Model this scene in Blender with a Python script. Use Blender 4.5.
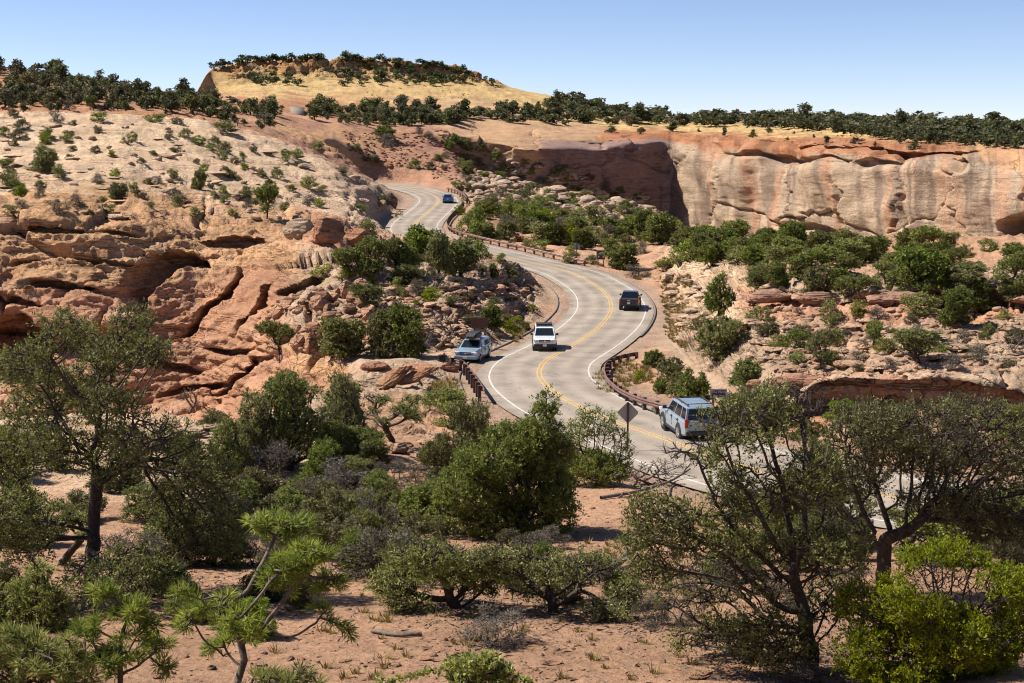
import bpy, bmesh, math, random
import numpy as np
from mathutils import Vector, Matrix

for _o in list(bpy.data.objects):
    bpy.data.objects.remove(_o)
SC = bpy.context.scene
COL = SC.collection
R = math.radians

# ------------------------------------------------------------------ camera, sky, sun, exposure
F = 1407.0                      # focal length in pixels of a 1024 wide picture
W, H = 1024, 683
HORIZON = 130.0
PITCH = math.atan((341.5 - HORIZON) / F)
cam_d = bpy.data.cameras.new('camera')
cam = bpy.data.objects.new('camera', cam_d)
COL.objects.link(cam)
cam_d.sensor_width = 36.0
cam_d.lens = 36.0 * F / W
cam_d.clip_start = 0.1
cam_d.clip_end = 20000
cam.location = (0, 0, 0)
cam.rotation_euler = (math.pi / 2 - PITCH, 0, 0)
SC.camera = cam

SUN_EL, SUN_AZ = R(50), R(-78)  # azimuth from +Y towards +X
world = bpy.data.worlds.new('World')
SC.world = world
world.use_nodes = True
wn = world.node_tree.nodes
bg = wn['Background']
sky = wn.new('ShaderNodeTexSky')
sky.sky_type = 'NISHITA'
sky.sun_disc = False
sky.sun_elevation = SUN_EL
sky.sun_rotation = SUN_AZ
sky.altitude = 2400
sky.air_density = 0.75
sky.dust_density = 0.1
sky.ozone_density = 3.0
tintn = wn.new('ShaderNodeMix'); tintn.data_type = 'RGBA'; tintn.blend_type = 'MULTIPLY'; tintn.inputs[0].default_value = 1.0
tintn.inputs[7].default_value = (1.06, 0.96, 0.99, 1)
world.node_tree.links.new(sky.outputs[0], tintn.inputs[6]); world.node_tree.links.new(tintn.outputs[2], bg.inputs[0])
bg.inputs[1].default_value = 0.082
sun_d = bpy.data.lights.new('sun', 'SUN')
sun = bpy.data.objects.new('sun', sun_d)
COL.objects.link(sun)
sun_d.energy = 5.0
sun_d.angle = R(0.5)
sun_d.color = (1.0, 0.95, 0.87)
sdir = Vector((math.sin(SUN_AZ) * math.cos(SUN_EL), math.cos(SUN_AZ) * math.cos(SUN_EL), math.sin(SUN_EL)))
sun.rotation_euler = sdir.to_track_quat('Z', 'Y').to_euler()
SC.view_settings.view_transform = 'Standard'
SC.view_settings.look = 'None'
SC.view_settings.exposure = 0.78
SC.view_settings.gamma = 1.0
SC.render.engine = 'CYCLES'
SC.cycles.pixel_filter_type = 'BLACKMAN_HARRIS'
SC.cycles.filter_width = 1.1
SC.cycles.max_bounces = 5
SC.cycles.diffuse_bounces = 3
SC.cycles.transparent_max_bounces = 6

# ------------------------------------------------------------------ helpers
rng = np.random.default_rng(11)
random.seed(5)

def smooth(a, b, x):
    t = np.clip((x - a) / (b - a), 0, 1)
    return t * t * (3 - 2 * t)

_perm = np.random.default_rng(3).permutation(512).astype(np.int64)
_perm = np.concatenate([_perm, _perm, _perm])
_g = np.random.default_rng(4).normal(size=(512, 3))
_g /= np.linalg.norm(_g, axis=1)[:, None]

def perlin(x, y, z):
    xi, yi, zi = np.floor(x), np.floor(y), np.floor(z)
    fx, fy, fz = x - xi, y - yi, z - zi
    xi = xi.astype(np.int64) & 511; yi = yi.astype(np.int64) & 511; zi = zi.astype(np.int64) & 511
    u, v, w = (t * t * t * (t * (t * 6 - 15) + 10) for t in (fx, fy, fz))
    out = 0
    for i in (0, 1):
        for j in (0, 1):
            for k in (0, 1):
                h = _perm[(_perm[(_perm[(xi + i) & 511] + yi + j) & 511] + zi + k) & 511]
                gr = _g[h]
                d = gr[..., 0] * (fx - i) + gr[..., 1] * (fy - j) + gr[..., 2] * (fz - k)
                out = out + d * (u if i else 1 - u) * (v if j else 1 - v) * (w if k else 1 - w)
    return out * 1.6

def fbm(x, y, z, octv=4, gain=0.5, ridged=False):
    a, s, out = 1.0, 1.0, 0
    for o in range(octv):
        n = perlin(x * s + 17.3 * o, y * s - 9.1 * o, z * s + 5.7 * o)
        out = out + a * ((1 - 2 * np.abs(n)) if ridged else n)
        a *= gain; s *= 2.03
    return out

def zslope(py):
    return -np.tan(PITCH + np.arctan((np.asarray(py, float) - 341.5) / F))

def unproject(px, py, d):
    """point seen at (px, py) at horizontal distance d (world y)"""
    z = d * zslope(py)
    x = (px - 512.0) / F * (d * math.cos(PITCH) - z * math.sin(PITCH))
    return np.array([x, d, z])

def at_z(px, py, z):
    return unproject(px, py, z / zslope(py))

def project(P):
    P = np.asarray(P, float)
    dep = P[..., 1] * math.cos(PITCH) - P[..., 2] * math.sin(PITCH)
    up = P[..., 1] * math.sin(PITCH) + P[..., 2] * math.cos(PITCH)
    return 512 + F * P[..., 0] / dep, 341.5 - F * up / dep, dep

def mesh_np(name, V, faces, mat=None, smooth_shade=False, attrs=None):
    """faces: (n,k) int array or list of such arrays"""
    me = bpy.data.meshes.new(name)
    if not isinstance(faces, (list, tuple)):
        faces = [faces]
    faces = [f for f in faces if len(f)]
    loops = np.concatenate([f.ravel() for f in faces]).astype(np.int32)
    tot = np.concatenate([np.full(len(f), f.shape[1], np.int32) for f in faces])
    start = np.concatenate([[0], np.cumsum(tot)[:-1]]).astype(np.int32)
    me.vertices.add(len(V)); me.loops.add(len(loops)); me.polygons.add(len(tot))
    me.vertices.foreach_set('co', np.asarray(V, np.float32).ravel())
    me.loops.foreach_set('vertex_index', loops)
    me.polygons.foreach_set('loop_start', start)
    me.polygons.foreach_set('loop_total', tot)
    if smooth_shade:
        me.polygons.foreach_set('use_smooth', np.ones(len(tot), bool))
    for k, (typ, arr) in (attrs or {}).items():
        at = me.attributes.new(k, typ, 'POINT')
        at.data.foreach_set('color' if typ == 'FLOAT_COLOR' else 'value', np.asarray(arr, np.float32).ravel())
    me.update(calc_edges=True)
    me.validate()
    if mat:
        me.materials.append(mat)
    return me

def link(name, me, parent=None):
    o = bpy.data.objects.new(name, me)
    COL.objects.link(o)
    if parent:
        o.parent = parent
    return o

def tag(o, label, cat=None, group=None, kind=None):
    o['label'] = label
    if cat: o['category'] = cat
    if group: o['group'] = group
    if kind: o['kind'] = kind
    return o

def empty(name, loc, rz=0.0):
    o = bpy.data.objects.new(name, None)
    o.empty_display_size = 0.3
    COL.objects.link(o)
    o.location = loc
    o.rotation_euler = (0, 0, rz)
    return o

# ------------------------------------------------------------------ materials
def new_mat(name):
    m = bpy.data.materials.new(name)
    m.use_nodes = True
    nt = m.node_tree
    return m, nt, nt.nodes['Principled BSDF'], nt.nodes, nt.links

def plain(name, col, rough=0.6, metal=0.0, noise=0.0, scale=8.0, spec=None):
    m, nt, b, n, l = new_mat(name)
    b.inputs['Roughness'].default_value = rough
    b.inputs['Metallic'].default_value = metal
    if spec is not None:
        b.inputs['Specular IOR Level'].default_value = spec
    if noise:
        bump_ = n.new('ShaderNodeBump'); bump_.inputs['Strength'].default_value = 0.5; bump_.inputs['Distance'].default_value = 0.06
        tc = n.new('ShaderNodeTexCoord'); tx = n.new('ShaderNodeTexNoise')
        tx.inputs['Scale'].default_value = scale; tx.inputs['Detail'].default_value = 5
        l.new(tc.outputs['Object'], tx.inputs['Vector'])
        rp = n.new('ShaderNodeValToRGB')
        rp.color_ramp.elements[0].position = 0.3; rp.color_ramp.elements[1].position = 0.7
        rp.color_ramp.elements[0].color = (*[c * (1 - noise) for c in col], 1)
        rp.color_ramp.elements[1].color = (*[min(1, c * (1 + noise)) for c in col], 1)
        l.new(tx.outputs['Fac'], rp.inputs[0]); l.new(rp.outputs[0], b.inputs['Base Color'])
        if rough > 0.88:
            l.new(tx.outputs['Fac'], bump_.inputs['Height']); l.new(bump_.outputs[0], b.inputs['Normal'])
    else:
        b.inputs['Base Color'].default_value = (*col, 1)
    return m

def terrain_material(name, obj_color=False):
    m, nt, b, n, l = new_mat(name)
    b.inputs['Roughness'].default_value = 0.95
    b.inputs['Specular IOR Level'].default_value = 0.15
    geo = n.new('ShaderNodeNewGeometry')
    if obj_color:
        src = n.new('ShaderNodeObjectInfo'); colsock = src.outputs['Color']
        rk = n.new('ShaderNodeValue'); rk.outputs[0].default_value = 1.0; rock = rk.outputs[0]
    else:
        src = n.new('ShaderNodeAttribute'); src.attribute_name = 'tone'; colsock = src.outputs['Color']
        ra = n.new('ShaderNodeAttribute'); ra.attribute_name = 'rock'; rock = ra.outputs['Fac']
    def noise(scale, detail, vec=None, rough=0.6):
        t = n.new('ShaderNodeTexNoise'); t.inputs['Scale'].default_value = scale
        t.inputs['Detail'].default_value = detail; t.inputs['Roughness'].default_value = rough
        l.new(vec or geo.outputs['Position'], t.inputs['Vector'])
        return t.outputs['Fac']
    mp = n.new('ShaderNodeMapping'); mp.inputs['Scale'].default_value = (0.12, 0.12, 1.6)
    l.new(geo.outputs['Position'], mp.inputs['Vector'])
    strata = noise(1.0, 6, mp.outputs[0], 0.65)
    fine = noise(3.1, 8, None, 0.7)
    broad = noise(0.23, 5)
    def maprange(s, a, b_, c, d):
        r = n.new('ShaderNodeMapRange'); r.inputs[1].default_value = a; r.inputs[2].default_value = b_
        r.inputs[3].default_value = c; r.inputs[4].default_value = d
        l.new(s, r.inputs[0]); return r.outputs[0]
    def math_(op, a, b_):
        x = n.new('ShaderNodeMath'); x.operation = op
        for i, s in enumerate((a, b_)):
            if isinstance(s, (int, float)): x.inputs[i].default_value = s
            else: l.new(s, x.inputs[i])
        return x.outputs[0]
    def mixc(mode, fac, a, b_):
        x = n.new('ShaderNodeMix'); x.data_type = 'RGBA'; x.blend_type = mode
        if isinstance(fac, (int, float)): x.inputs[0].default_value = fac
        else: l.new(fac, x.inputs[0])
        for i, s in ((6, a), (7, b_)):
            if isinstance(s, tuple): x.inputs[i].default_value = s
            else: l.new(s, x.inputs[i])
        return x.outputs[2]
    # patchy value changes
    v1 = maprange(fine, 0.3, 0.7, 0.72, 1.22)
    v2 = maprange(broad, 0.3, 0.7, 0.82, 1.14)
    v3 = maprange(strata, 0.35, 0.65, 0.74, 1.16)
    v3m = n.new('ShaderNodeMix'); v3m.data_type = 'FLOAT'
    l.new(rock, v3m.inputs[0]); v3m.inputs[2].default_value = 1.0; l.new(v3, v3m.inputs[3])
    v = math_('MULTIPLY', math_('MULTIPLY', v1, v2), v3m.outputs[0])
    vv = n.new('ShaderNodeCombineColor')
    for i in range(3): l.new(v, vv.inputs[i])
    c1 = mixc('MULTIPLY', 1.0, colsock, vv.outputs[0])
    # rusty bands in the rock
    rust = math_('MULTIPLY', maprange(noise(0.55, 6, mp.outputs[0], 0.7), 0.5, 0.68, 0, 0.45), rock)
    c2 = mixc('MIX', rust, c1, mixc('MULTIPLY', 1.0, c1, (0.95, 0.66, 0.5, 1)))
    # pebbles on soil
    vor = n.new('ShaderNodeTexVoronoi'); vor.inputs['Scale'].default_value = 5.5
    l.new(geo.outputs['Position'], vor.inputs['Vector'])
    peb = maprange(vor.outputs['Distance'], 0.1, 0.32, 0.62, 1.0)
    soilw = math_('SUBTRACT', 1.0, rock)
    pm = n.new('ShaderNodeMix'); pm.data_type = 'FLOAT'
    l.new(soilw, pm.inputs[0]); pm.inputs[2].default_value = 1.0; l.new(peb, pm.inputs[3])
    pc = n.new('ShaderNodeCombineColor')
    for i in range(3): l.new(pm.outputs[0], pc.inputs[i])
    c3 = mixc('MULTIPLY', 0.8, c2, pc.outputs[0])
    mp2 = n.new('ShaderNodeMapping'); mp2.inputs['Scale'].default_value = (0.055, 0.055, 0.95); mp2.inputs['Rotation'].default_value = (0.05, 0.07, 0)
    l.new(geo.outputs['Position'], mp2.inputs['Vector'])
    bed = noise(1.0, 4, mp2.outputs[0], 0.6)
    groove = maprange(math_('ABSOLUTE', math_('SUBTRACT', bed, 0.5), 0), 0.0, 0.018, 1.0, 0.0)
    jn = noise(0.33, 3)
    groove = math_('MULTIPLY', math_('MULTIPLY', groove, rock), maprange(jn, 0.42, 0.55, 0, 1))
    vc = n.new('ShaderNodeTexVoronoi'); vc.feature = 'DISTANCE_TO_EDGE'; vc.inputs['Scale'].default_value = 0.42
    wv_ = n.new('ShaderNodeVectorMath'); wv_.operation = 'MULTIPLY_ADD'
    nz_ = n.new('ShaderNodeTexNoise'); nz_.inputs['Scale'].default_value = 0.8; nz_.inputs['Detail'].default_value = 4; l.new(geo.outputs['Position'], nz_.inputs['Vector'])
    l.new(nz_.outputs['Color'], wv_.inputs[0]); wv_.inputs[1].default_value = (2.2, 2.2, 2.2); l.new(geo.outputs['Position'], wv_.inputs[2])
    l.new(wv_.outputs[0], vc.inputs['Vector'])
    crack = math_('MULTIPLY', maprange(vc.outputs['Distance'], 0.0, 0.035, 1.0, 0.0), math_('MULTIPLY', rock, maprange(broad, 0.45, 0.6, 0, 1)))
    dark = math_('MAXIMUM', groove, math_('MULTIPLY', crack, 0.8))
    c4 = mixc('MIX', math_('MULTIPLY', dark, 0.42), c3, mixc('MULTIPLY', 1.0, c3, (0.35, 0.28, 0.24, 1)))
    litter = math_('MULTIPLY', soilw, maprange(noise(0.7, 7, None, 0.75), 0.52, 0.68, 0, 0.55))
    c5 = mixc('MIX', litter, c4, mixc('MULTIPLY', 1.0, c4, (0.55, 0.47, 0.42, 1)))
    l.new(c5, b.inputs['Base Color'])
    bmp = n.new('ShaderNodeBump'); bmp.inputs['Strength'].default_value = 1.0; bmp.inputs['Distance'].default_value = 0.42
    hsum = math_('ADD', math_('MULTIPLY', fine, 0.7), math_('MULTIPLY', math_('MULTIPLY', strata, rock), 1.1))
    hsum = math_('SUBTRACT', hsum, math_('MULTIPLY', dark, 1.1))
    l.new(hsum, bmp.inputs['Height'])
    l.new(bmp.outputs[0], b.inputs['Normal'])
    return m

def leaf_material(name, dark, light, sheen=0.25, trans=0.3):
    m, nt, b, n, l = new_mat(name)
    at = n.new('ShaderNodeAttribute'); at.attribute_name = 'tint'
    oi = n.new('ShaderNodeObjectInfo')
    rp = n.new('ShaderNodeValToRGB')
    rp.color_ramp.elements[0].color = (*dark, 1); rp.color_ramp.elements[1].color = (*light, 1)
    l.new(at.outputs['Fac'], rp.inputs[0])
    hsv = n.new('ShaderNodeHueSaturation')
    mr = n.new('ShaderNodeMapRange'); mr.inputs[3].default_value = 0.75; mr.inputs[4].default_value = 1.3
    l.new(oi.outputs['Random'], mr.inputs[0]); l.new(mr.outputs[0], hsv.inputs['Value'])
    mh = n.new('ShaderNodeMapRange'); mh.inputs[3].default_value = 0.462; mh.inputs[4].default_value = 0.512
    wn_ = n.new('ShaderNodeTexWhiteNoise'); wn_.noise_dimensions = '1D'; l.new(oi.outputs['Random'], wn_.inputs['W'])
    ms = n.new('ShaderNodeMapRange'); ms.inputs[3].default_value = 0.85; ms.inputs[4].default_value = 1.18; l.new(wn_.outputs['Value'], ms.inputs[0]); l.new(ms.outputs[0], hsv.inputs['Saturation'])
    l.new(wn_.outputs['Value'], mh.inputs[0]); l.new(mh.outputs[0], hsv.inputs['Hue'])
    l.new(rp.outputs[0], hsv.inputs['Color'])
    l.new(hsv.outputs[0], b.inputs['Base Color'])
    b.inputs['Roughness'].default_value = 0.55
    b.inputs['Specular IOR Level'].default_value = sheen
    tr = n.new('ShaderNodeBsdfTranslucent'); l.new(hsv.outputs[0], tr.inputs['Color'])
    mx = n.new('ShaderNodeMixShader'); mx.inputs[0].default_value = trans
    l.new(b.outputs[0], mx.inputs[1]); l.new(tr.outputs[0], mx.inputs[2])
    l.new(mx.outputs[0], nt.nodes['Material Output'].inputs['Surface'])
    return m

M = {}
M['terrain'] = terrain_material('sandstone_and_soil')
M['boulder'] = terrain_material('sandstone_block', True)
M['juniper'] = leaf_material('juniper_leaves', (0.045, 0.06, 0.017), (0.32, 0.355, 0.092), trans=0.38)
M['farjuniper'] = leaf_material('far_juniper_leaves', (0.032, 0.038, 0.016), (0.165, 0.175, 0.07), trans=0.3)
M['oldjuniper'] = leaf_material('old_juniper_leaves', (0.045, 0.048, 0.018), (0.27, 0.27, 0.095), trans=0.32)
M['pinyon'] = leaf_material('pinyon_needles', (0.05, 0.085, 0.014), (0.34, 0.41, 0.07), trans=0.4)
M['bright'] = leaf_material('bright_juniper_leaves', (0.10, 0.13, 0.018), (0.34, 0.345, 0.05), trans=0.4)
M['sage'] = leaf_material('sage_leaves', (0.07, 0.06, 0.045), (0.20, 0.18, 0.13), 0.1, 0.15)
M['scrub'] = leaf_material('scrub_leaves', (0.06, 0.065, 0.022), (0.22, 0.205, 0.08))
M['rust'] = leaf_material('rusty_leaves', (0.25, 0.09, 0.02), (0.45, 0.2, 0.04))
M['grass'] = leaf_material('dry_grass_blades', (0.16, 0.13, 0.035), (0.36, 0.28, 0.08))
M['bark'] = plain('juniper_bark', (0.052, 0.036, 0.027), 0.95, noise=0.5, scale=9)
M['dead'] = plain('dead_wood', (0.125, 0.095, 0.075), 0.9, noise=0.45, scale=9)
M['greybranch'] = plain('sunbleached_branch', (0.11, 0.083, 0.064), 0.9, noise=0.5, scale=7)

# ------------------------------------------------------------------ the lie of the land: break lines (px, py, distance)
ROWS = [
 ('s', [(-420, 690, 22), (900, 690, 22), (1000, 672, 22.6), (1450, 665, 22.6)]),
 ('s', [(-420, 600, 30), (1450, 600, 30)]),
 ('s', [(-420, 535, 41), (0, 535, 41), (300, 540, 41), (600, 535, 41), (700, 528, 42), (1450, 560, 38)]),
 ('s', [(-420, 455, 56), (150, 450, 57), (250, 455, 57), (330, 440, 62), (400, 420, 70), (470, 430, 74), (540, 432, 74), (620, 458, 61.5), (680, 489, 54), (760, 503, 51), (900, 520, 47.5), (1024, 530, 45), (1450, 560, 40)]),
 ('p', [(-420, 412, 64), (150, 415, 64), (230, 425, 66), (300, 400, 78), (360, 388, 87), (400, 384, 88.5), (450, 380, 90), (475, 392, 88), (500, 395, 86), (560, 405, 82), (620, 430, 70), (680, 450, 62.5), (760, 474, 57), (900, 500, 50.5), (1024, 513, 48), (1450, 540, 43)]),
 ('r', [(-420, 600, 88), (200, 590, 88), (260, 520, 92), (320, 420, 98), (360, 366, 97), (400, 361, 97), (430, 361, 97.5), (470, 363, 98.5), (500, 372, 98), (540, 373, 98), (580, 374, 98), (600, 390, 88), (640, 410, 75), (680, 430, 67), (760, 458, 60), (900, 484, 53.5), (1024, 497, 50.5), (1450, 520, 46)]),
 ('r', [(-420, 425, 121), (60, 425, 122), (150, 410, 126), (220, 405, 128), (260, 395, 120), (300, 360, 106), (340, 356, 105), (400, 354, 102), (470, 352, 104), (500, 347, 110), (540, 341, 117), (580, 336, 121), (610, 338, 119), (640, 350, 110), (680, 384, 86), (720, 406, 75), (760, 430, 66), (850, 438, 63), (900, 440, 62), (1024, 452, 60), (1450, 470, 56)]),
 ('r', [(-420, 345, 126), (200, 345, 132), (260, 325, 126), (300, 330, 112), (350, 330, 110), (400, 322, 112), (450, 325, 115), (500, 322, 125), (530, 318, 134), (575, 312, 139), (612, 309, 144), (640, 313, 140), (665, 335, 124), (690, 365, 99), (720, 386, 83), (760, 405, 73.6), (800, 412, 73), (900, 408, 72), (1024, 417, 70), (1450, 420, 68)]),
 ('r', [(-420, 325, 128), (120, 325, 130), (200, 312, 135), (260, 280, 134), (300, 300, 120), (350, 305, 117), (400, 300, 119), (450, 300, 124), (500, 296, 138), (530, 292, 152), (560, 284, 163), (600, 288, 161), (640, 290, 158), (662, 300, 148), (675, 312, 139), (690, 335, 119), (720, 362, 95), (745, 380, 76), (760, 380, 73), (800, 379, 72), (900, 374, 71), (960, 378, 70), (1024, 392, 69), (1450, 395, 67)]),
 ('r', [(-420, 262, 133), (120, 262, 136), (200, 250, 142), (260, 250, 142), (300, 270, 132), (350, 272, 128), (400, 272, 130), (450, 270, 136), (500, 270, 152), (525, 266, 166), (545, 263, 176), (600, 268, 178), (640, 278, 170), (665, 280, 165), (680, 283, 160), (700, 300, 142), (720, 322, 118), (760, 345, 90), (800, 345, 86), (900, 345, 82), (1024, 350, 80), (1450, 350, 80)]),
 ('o', [(-420, 222, 138), (60, 224, 139), (120, 228, 142), (200, 230, 148), (260, 232, 152), (300, 235, 152), (340, 240, 150), (390, 245, 156), (420, 248, 160), (450, 252, 162), (490, 257, 172), (520, 259, 180), (545, 257, 184), (600, 262, 186), (640, 266, 184), (680, 266, 174), (700, 268, 166), (720, 275, 150), (760, 302, 113.5), (800, 305, 110.5), (900, 306, 106.5), (1024, 306, 104.5), (1450, 305, 104)]),
 ('p', [(-420, 165, 165), (120, 168, 172), (200, 170, 185), (260, 180, 190), (300, 190, 190), (340, 204, 188), (375, 225, 196), (400, 232, 206), (420, 229, 210), (450, 228, 208), (470, 243, 194), (490, 248, 192), (520, 252, 190), (560, 252, 192), (600, 256, 192), (640, 259, 190), (680, 250, 192), (720, 262, 168), (760, 290, 113), (800, 291, 109), (900, 290, 105), (1024, 288, 103), (1450, 287, 103)]),
 ('p', [(-420, 118, 210), (60, 115, 225), (120, 115, 232), (200, 122, 240), (260, 140, 240), (300, 156, 235), (340, 169, 235), (360, 177, 239), (378, 189, 246), (400, 199, 250), (420, 204, 248), (450, 205, 245), (470, 207, 240), (490, 215, 235), (520, 225, 230), (560, 231, 225), (600, 236, 222), (640, 241, 220), (680, 243, 215), (720, 250, 198), (760, 264, 152), (800, 264, 152), (900, 263, 152), (1024, 258, 156), (1450, 255, 156)]),
 ('p', [(-420, 108, 225), (60, 108, 238), (120, 112, 245), (200, 116, 255), (260, 130, 262), (300, 142, 270), (345, 168, 285), (390, 186.5, 298), (430, 185, 290), (460, 190, 285), (490, 198, 275), (520, 208, 265), (560, 215, 255), (600, 218, 252), (640, 226, 250), (680, 235, 250), (720, 241, 235), (760, 246, 203), (800, 243, 208), (900, 241, 210), (1024, 237, 196), (1450, 235, 186)]),
 ('v', [(-420, 90, 265), (60, 92, 275), (120, 102, 280), (170, 107, 285), (200, 112, 290), (260, 122, 290), (300, 134, 300), (345, 150, 306), (380, 163, 310), (420, 168, 315), (450, 162, 325), (480, 172, 332), (500, 178, 330), (530, 186, 325), (570, 193, 322), (610, 200, 320), (640, 207, 315), (660, 214, 300), (680, 232, 275), (720, 238, 250), (760, 242, 226), (800, 239, 250), (900, 240, 230), (1024, 238, 208), (1450, 245, 176)]),
 ('g', [(-420, 85, 275), (60, 86, 290), (120, 97, 295), (170, 101, 300), (200, 108, 305), (260, 116, 310), (300, 120, 330), (340, 128, 330), (380, 142, 335), (420, 146, 340), (450, 148, 352), (480, 190, 359), (520, 210, 355), (560, 220, 359), (600, 228, 364), (640, 234, 370), (672, 240, 370), (720, 243, 340), (800, 242, 292), (900, 246, 250), (1024, 250, 222), (1450, 255, 180)]),
 ('g', [(-420, 80, 285), (60, 82, 300), (120, 94, 310), (170, 98, 315), (200, 105, 318), (260, 112, 322), (300, 116, 345), (340, 122, 345), (380, 132, 350), (420, 131, 355), (450, 134, 356), (480, 140, 357), (520, 146, 351), (560, 150, 355), (600, 150, 360), (640, 144, 367), (662, 140, 374), (676, 146, 373), (720, 166, 342), (800, 172, 294), (900, 170, 252), (960, 168, 238), (1024, 180, 224), (1450, 190, 182)]),
 ('o', [(-420, 76, 295), (60, 79, 310), (120, 91, 320), (170, 96, 325), (200, 102, 328), (260, 110, 335), (300, 113, 360), (340, 118, 365), (380, 122, 370), (420, 122, 372), (450, 122, 375), (480, 121, 385), (520, 127, 378), (560, 132, 378), (600, 136, 378), (640, 135, 378), (660, 133, 380), (676, 136, 378), (720, 141, 348), (800, 146, 301), (900, 149, 260), (1024, 151, 233), (1450, 155, 190)]),
 ('y', [(-420, 72, 305), (60, 76, 320), (120, 90, 330), (170, 94, 335), (197, 98, 338), (204, 92, 420), (260, 83, 440), (300, 82, 440), (340, 82, 445), (400, 82, 455), (440, 82, 470), (480, 87, 470), (500, 91, 470), (550, 108, 450), (600, 122, 430), (680, 128, 420), (760, 128, 400), (800, 128, 390), (900, 133, 335), (960, 136, 305), (1024, 138, 282), (1450, 145, 230)]),
 ('o', [(-420, 60, 330), (0, 66, 335), (60, 73, 335), (120, 87, 350), (170, 92, 355), (198, 96, 360), (204, 72, 436), (215, 66, 446), (250, 58, 452), (330, 57, 460), (400, 61, 470), (440, 64, 480), (470, 72, 485), (500, 83, 490), (520, 89, 495), (560, 96, 500), (600, 109, 510), (650, 115, 520), (720, 119, 530), (800, 120, 520), (900, 123, 480), (1024, 128, 430), (1450, 130, 380)]),
]
NR0 = 2                                   # two more rows of control lines close to the viewer, two behind the skyline
PXSTEP = 1.6
PXS = np.arange(-420, 1451, PXSTEP)
NC = len(PXS)

def gauss(a, s):
    k = np.arange(-int(3 * s), int(3 * s) + 1)
    w = np.exp(-0.5 * (k / s) ** 2); w /= w.sum()
    return np.convolve(np.pad(a, len(k) // 2, mode='edge'), w, 'valid')

CD, CZ = [], []
CD.append(np.full(NC, 0.6)); CZ.append(np.full(NC, -1.9))
CD.append(np.full(NC, 12.0)); CZ.append(np.full(NC, -6.2))
for zone, pts in ROWS:
    a = np.array(pts, float)
    py = gauss(np.interp(PXS, a[:, 0], a[:, 1]), 2.6)
    d = gauss(np.interp(PXS, a[:, 0], a[:, 2]), 2.6)
    CD.append(d); CZ.append(d * zslope(py))
CD.append(CD[-1] + 160); CZ.append(CZ[-1] - 7)
CD.append(np.full(NC, 4500.0)); CZ.append(np.full(NC, -40.0))
CD, CZ = np.array(CD), np.array(CZ)
NCTRL = len(CD)

def ctrl_py(d, z):
    return 341.5 + F * np.tan(np.arctan2(-z, d) - PITCH)

CPY = ctrl_py(CD, CZ)
inframe = (PXS > -60) & (PXS < 1090)
Ds, Zs, Ts = [], [], []
for j in range(NCTRL - 1):
    span = np.abs(CPY[j + 1] - CPY[j])[inframe].max()
    n = int(np.clip(span / 1.3, 6, 100)) if j >= 1 else 10
    if j >= NCTRL - 3: n = 8
    t = np.linspace(0, 1, n, endpoint=False)[:, None]
    Ds.append(CD[j] * (1 - t) + CD[j + 1] * t); Zs.append(CZ[j] * (1 - t) + CZ[j + 1] * t)
    Ts.append(j + t[:, 0])
Ds.append(CD[-1:]); Zs.append(CZ[-1:]); Ts.append(np.array([NCTRL - 1.0]))
D, Z, T = np.concatenate(Ds), np.concatenate(Zs), np.concatenate(Ts)
NRW = len(D)
# soften the creases a little along each column
for _ in range(2):
    Z[1:-1] = 0.25 * Z[:-2] + 0.5 * Z[1:-1] + 0.25 * Z[2:]
    D[1:-1] = 0.25 * D[:-2] + 0.5 * D[1:-1] + 0.25 * D[2:]
PX = np.broadcast_to(PXS, D.shape)
PY = ctrl_py(D, Z)
X = (PX - 512) / F * (D * math.cos(PITCH) - Z * math.sin(PITCH))
Y = D.copy()
TT = np.broadcast_to(T[:, None], D.shape)

# ---- kinds of ground: colour and rockiness, as regions of the lie of the land
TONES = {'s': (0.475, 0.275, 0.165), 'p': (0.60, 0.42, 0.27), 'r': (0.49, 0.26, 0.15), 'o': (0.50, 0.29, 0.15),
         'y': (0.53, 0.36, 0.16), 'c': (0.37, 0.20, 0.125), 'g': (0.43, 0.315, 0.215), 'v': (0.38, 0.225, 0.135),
         'm': (0.27, 0.175, 0.15), 'k': (0.37, 0.165, 0.08), 'q': (0.40, 0.215, 0.09), 'h': (0.43, 0.22, 0.115), 'b': (0.47, 0.29, 0.165), 'w': (0.47, 0.325, 0.215)}  # m is the shaded canyon wall, its shade deepened in the colour
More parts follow.
